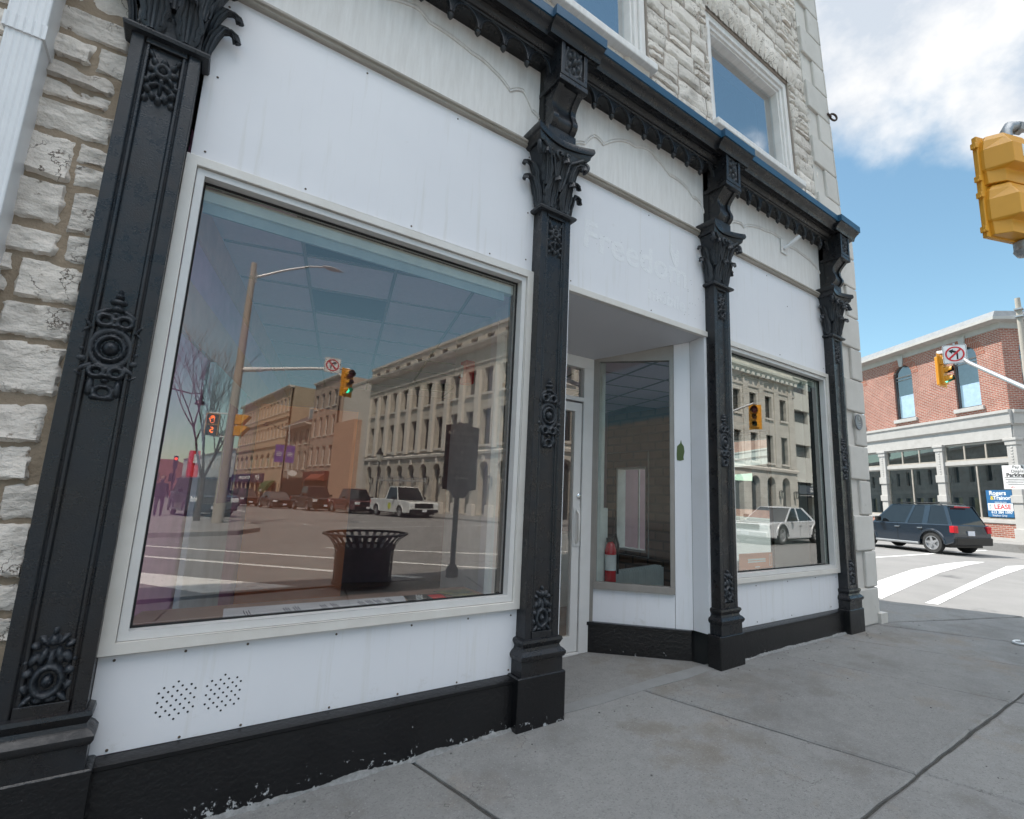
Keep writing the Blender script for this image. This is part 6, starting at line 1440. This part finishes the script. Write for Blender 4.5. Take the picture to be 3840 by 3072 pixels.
# ---- kerb-side things on our pavement (behind the camera)
t = thing('litter_bin', 'black slatted steel litter bin with a flared rim at the kerb', 'litter bin', (2.33, -4.72, gz(2.3)))
bc = Vector((2.33,-4.72,gz(2.3))); n = 30; mb = MB()
for k in range(n):
    a = 2*math.pi*k/n; d_ = Vector((math.cos(a), math.sin(a), 0)); s_ = Vector((-math.sin(a), math.cos(a), 0))*.026
    pr = [(.40,.06),(.41,.50),(.43,.58),(.49,.66),(.575,.73)]
    mb.rows([[bc+d_*r_+Vector((0,0,z))-s_, bc+d_*r_+Vector((0,0,z))+s_] for r_, z in pr])
mb.lathe(bc, [(.42,.05),(.42,.09),(.38,.09)], 30); mb.rows([[bc+Vector((r_*math.cos(2*math.pi*k/n), r_*math.sin(2*math.pi*k/n), z)) for k in range(n)] for r_, z in ((.57,.725),(.60,.735),(.60,.755),(.56,.76),(.57,.725))], closed=True)
mb.rows([[bc+Vector((r_*math.cos(2*math.pi*k/n), r_*math.sin(2*math.pi*k/n), z)) for k in range(n)] for r_, z in ((.425,.54),(.43,.545),(.43,.58),(.425,.585))], closed=True)
mb.build('slats_and_rim', m_blk, t)
mb = MB(); mb.lathe(bc, [(.36,.05),(.37,.56)], 24); mb.build('liner', pm('bin_liner', (.015,.015,.016), .7), t, smooth=40)
t = thing('welcome_sign', 'dark brown visitor wayfinding board on a black post at the kerb', 'sign', (3.80, -4.75, gz(3.8)))
fw_ = Fr(3.80, -4.78, U=(-1, -.0)); mb = MB(); mb.tube([Vector((3.80,-4.82,-.3)), Vector((3.80,-4.82,2.2))], .045, 12); mb.lathe((3.80,-4.82,gz(3.8)), [(.10,0),(.10,.12),(.06,.2)], 14); mb.build('post', m_blk, t, smooth=40)
mb = MB(fw_); mb.prism([(-.30,1.16),(-.18,1.14),(-.10,1.02),(.10,1.02),(.18,1.14),(.30,1.16),(.30,2.22),(.12,2.24),(.09,2.29),(0,2.27),(-.09,2.29),(-.12,2.24),(-.30,2.22)], 0, .05); bo = mb.build('board', pm('dark_brown_board', (.035,.022,.018), .5), t, bevel=.004)
m_wt = pm('faded_cream', (.50,.47,.42), .6)
for k, (s_, z, sz) in enumerate((('Welcome To', 2.10, .10),('HISTORIC', 2.00, .09),('DOWNTOWN', 1.91, .09),('SHOP', 1.66, .085),('DINE', 1.55, .085),('DISCOVER', 1.44, .085))): text('lettering', s_, sz, m_wt, bo, Mf(fw_, 0, .052, z), .001)
mb = MB(fw_); mb.prism([(-.14,1.33),(.06,1.33),(.06,1.30),(.14,1.345),(.06,1.39),(.06,1.36),(-.14,1.36)], .051, .054); mb.lathe(fw_.p(0,.052,1.78), [(.03,0),(.03,.003)], 12, axis=fw_.Nn); mb.build('arrow', m_wt, bo)
# lantern post and banner pole down the row, flag pole, hanging sign
t = thing('lantern_post', 'black heritage lantern post on the pavement by the white pickup', 'street lamp', (14.4,-42,rz(0,-42)))
q = Vector((13.9,-41.0,rz(0,-41)+.12)); mb = MB(); mb.lathe(q, [(.14,0),(.14,.5),(.07,.7),(.05,4.1),(.09,4.2)], 12); mb.tube([q+Vector((-.5,0,3.9)), q+Vector((.5,0,3.9))], .02, 6); mb.build('post', m_blk, t, smooth=30)
mb = MB(); mb.lathe(q, [(.15,4.2),(.30,4.8)], 6); mb.build('lantern_pane', m_lant, t); mb = MB(); mb.lathe(q, [(.33,4.8),(.34,4.84),(.12,5.2),(.04,5.4)], 6); mb.build('cap', m_blk, t)
def banner_pole(x, y, h, label, arm, blabel, side=1):
    z = rz(x, y)+.12; t = thing('banner_pole', label, 'street lamp', (x, y, z)); q = Vector((x,y,z)); mb = MB(); mb.lathe(q, [(.18,0),(.16,.8),(.09,1.0),(.07,h),(.03,h+.15)], 10)
    mb.tube([q+Vector((0,0,h)), q+Vector((arm*.4,0,h+.15)), q+Vector((arm*.8,0,h+.75)), q+Vector((arm,0,h+.75))], .04, 6); mb.build('post', m_blk, t, smooth=40)
    mb = MB(); mb.lathe(q+Vector((arm,0,h+.35)), [(.32,0),(.26,.16),(.07,.28),(.05,.45)], 12); mb.build('lamp_shade', m_blk, t, smooth=30)
    return t
pp_ = FA.p(34, 3.4, 0); banner_pole(pp_.x, pp_.y, 8.8, 'black lamp post carrying two purple banners before the stone terrace', -2.4, '')
mpu = pm('banner_purple', (.13,.08,.36), .7)
for s_ in (-1, 1):
    f = Fr(pp_.x, pp_.y, U=(-1,0)); t = thing('street_banner', 'purple street banner on the %s side of its lamp post, nearer the %s' % (('left','tan building') if s_ < 0 else ('right','pickups')), 'banner', (pp_.x+s_*.6, pp_.y, 4.4), 'purple banners on the lamp post')
    mb = MB(f); mb.box(-s_*.12-(0 if s_ < 0 else .95), -s_*.12+(.95 if s_ < 0 else 0), -.02, .02, 4.0, 6.1); mb.build('cloth', mpu, t)
    for k in range(3): mb = MB(f); c = -s_*.6; mb.box(c-.30,c+.30,.025,.035,5.15-k*.18,5.22-k*.18); mb.build('printed_line', m_signw, t)
t = thing('street_banner', 'purple banner hanging at the far left, nearest the person', 'banner', (-1.1,-26.5,3.6)); f = Fr(-1.25,-26.4,U=(-1,0)); mb = MB(f); mb.box(-.38,.38,-.02,.02,2.9,4.5); mb.build('cloth', mpu, t)
for k in range(3): mb = MB(f); mb.box(-.25,.25,.022,.03,3.75-k*.14,3.80-k*.14); mb.build('printed_line', m_signw, t)
mb = MB(); q = Vector((-1.75,-26.4,rz(0,-26)+.1)); mb.tube([q, q+Vector((0,0,5.6)), q+Vector((.7,0,5.9)), q+Vector((1.6,0,5.75)), q+Vector((2.0,0,5.8))], .05, 8, .03); mb.lathe(q+Vector((2.05,0,5.25)), [(.24,0),(.2,.14),(.06,.24),(.04,.5),(.0,.8)], 12)
t = thing('street_lamp', 'black swan-neck street lamp at the far left of the mirrored street', 'street lamp', tuple(q)); mb.build('post', m_blk, t, smooth=40)
t = thing('flag_pole', 'thin leaning white flag pole on the rubble stone house', 'flag pole', FA.p(43,.4,2.5)); mb = MB(); mb.tube([FA.p(43.2,.2,2.2), FA.p(41.6,1.2,9.3)], .07, 8); mb.build('pole', m_signw, t, smooth=True)
t = thing('hanging_sign', 'small oval white sign hanging from the stone house wall', 'sign', FA.p(39,.9,3)); mb = MB(Fr(FA.p(38.5,1.0,0).x, FA.p(38.5,1.0,0).y, U=(-1,0))); 
mb.prism([(.55*math.cos(a), 2.9+.35*math.sin(a)) for a in [2*math.pi*k/24 for k in range(24)]], -.03, .03); mb.build('board', m_signw, t); mb = MB(); mb.tube([FA.p(38.5,0,3.4), FA.p(38.5,1.6,3.4)], .03, 6); mb.build('bracket', m_blk, t)
# far red traffic signal
t = thing('traffic_signal', 'small black traffic signal showing red at the far left of the street', 'traffic signal', (-.4,-38,-.6)); mb = MB(); mb.tube([Vector((-.4,-38,-.7)), Vector((-.4,-38,2.6))], .06, 8); mb.build('pole', m_blk, t, smooth=True)
mb = MB(); mb.box(-.52,-.28,37.88,38.1,2.0,2.85); mb.build('housing', m_blk, t, bevel=.02); mb = MB(); mb.lathe((-.4,-37.84,2.65), [(.09,0),(.07,.04)], 12, axis=(0,1,0)); mb.build('lit_lens', m_red_on, t)
# signal seen in the right-hand window
t = thing('kerb_signal', 'yellow traffic signal on a curved arm, mirrored in the right-hand window', 'traffic signal', (18.0,-9.4,-.38))
signal(t, 19.45, -8.95, 5.28, (-.92,.39), lit=-1, s=1.0); mb = MB(); g0 = Vector((16.9,-11.9,-.3)); mb.tube([g0, g0+Vector((0,0,3.6)), g0+Vector((.5,.5,4.3)), g0+Vector((1.6,1.9,5.1)), Vector((19.3,-8.95,5.32)), Vector((19.5,-8.92,5.32))], .06, 10, .04); mb.build('pole_and_arm', m_galv, t, smooth=40)

t = thing('neighbour_block', 'long pale stone block along the side street behind the shop', 'building', (0, 35, -.3))
fn = Fr(6.9, 8.6, U=(.12, 1)); ops = []
for k in range(30): ops += [(1.0+3.6*k, 2.2+3.6*k, 5.2, 7.4), (.7+3.6*k, 2.9+3.6*k, .4, 3.2)]
mb = MB(fn); wallopen(mb, 0, 110, -.4, 9.8, ops, .3); mb.build('front_wall', m_ash2, t)
mb = MB(fn); mb.box(0, 110, -.32, -10, -.4, 9.7); mb.build('glazing_and_walls', m_bglass, t)
mb = MB(fn); mb.box(-.1, 110, -.4, .25, 9.6, 10.0); mb.box(0,110,-.1,.15,3.9,4.4); mb.build('cornice', m_trim, t)
mb = MB(fn); mb.tube([fn.p(20+k*.5, .6+.25*(k%2), 2.5+k*.62) for k in range(10)], .06, 6); mb.box(19,25,.1,1.0,8.2,8.3); mb.box(19,25,.1,1.0,4.6,4.7); mb.build('fire_escape', m_blk, t)
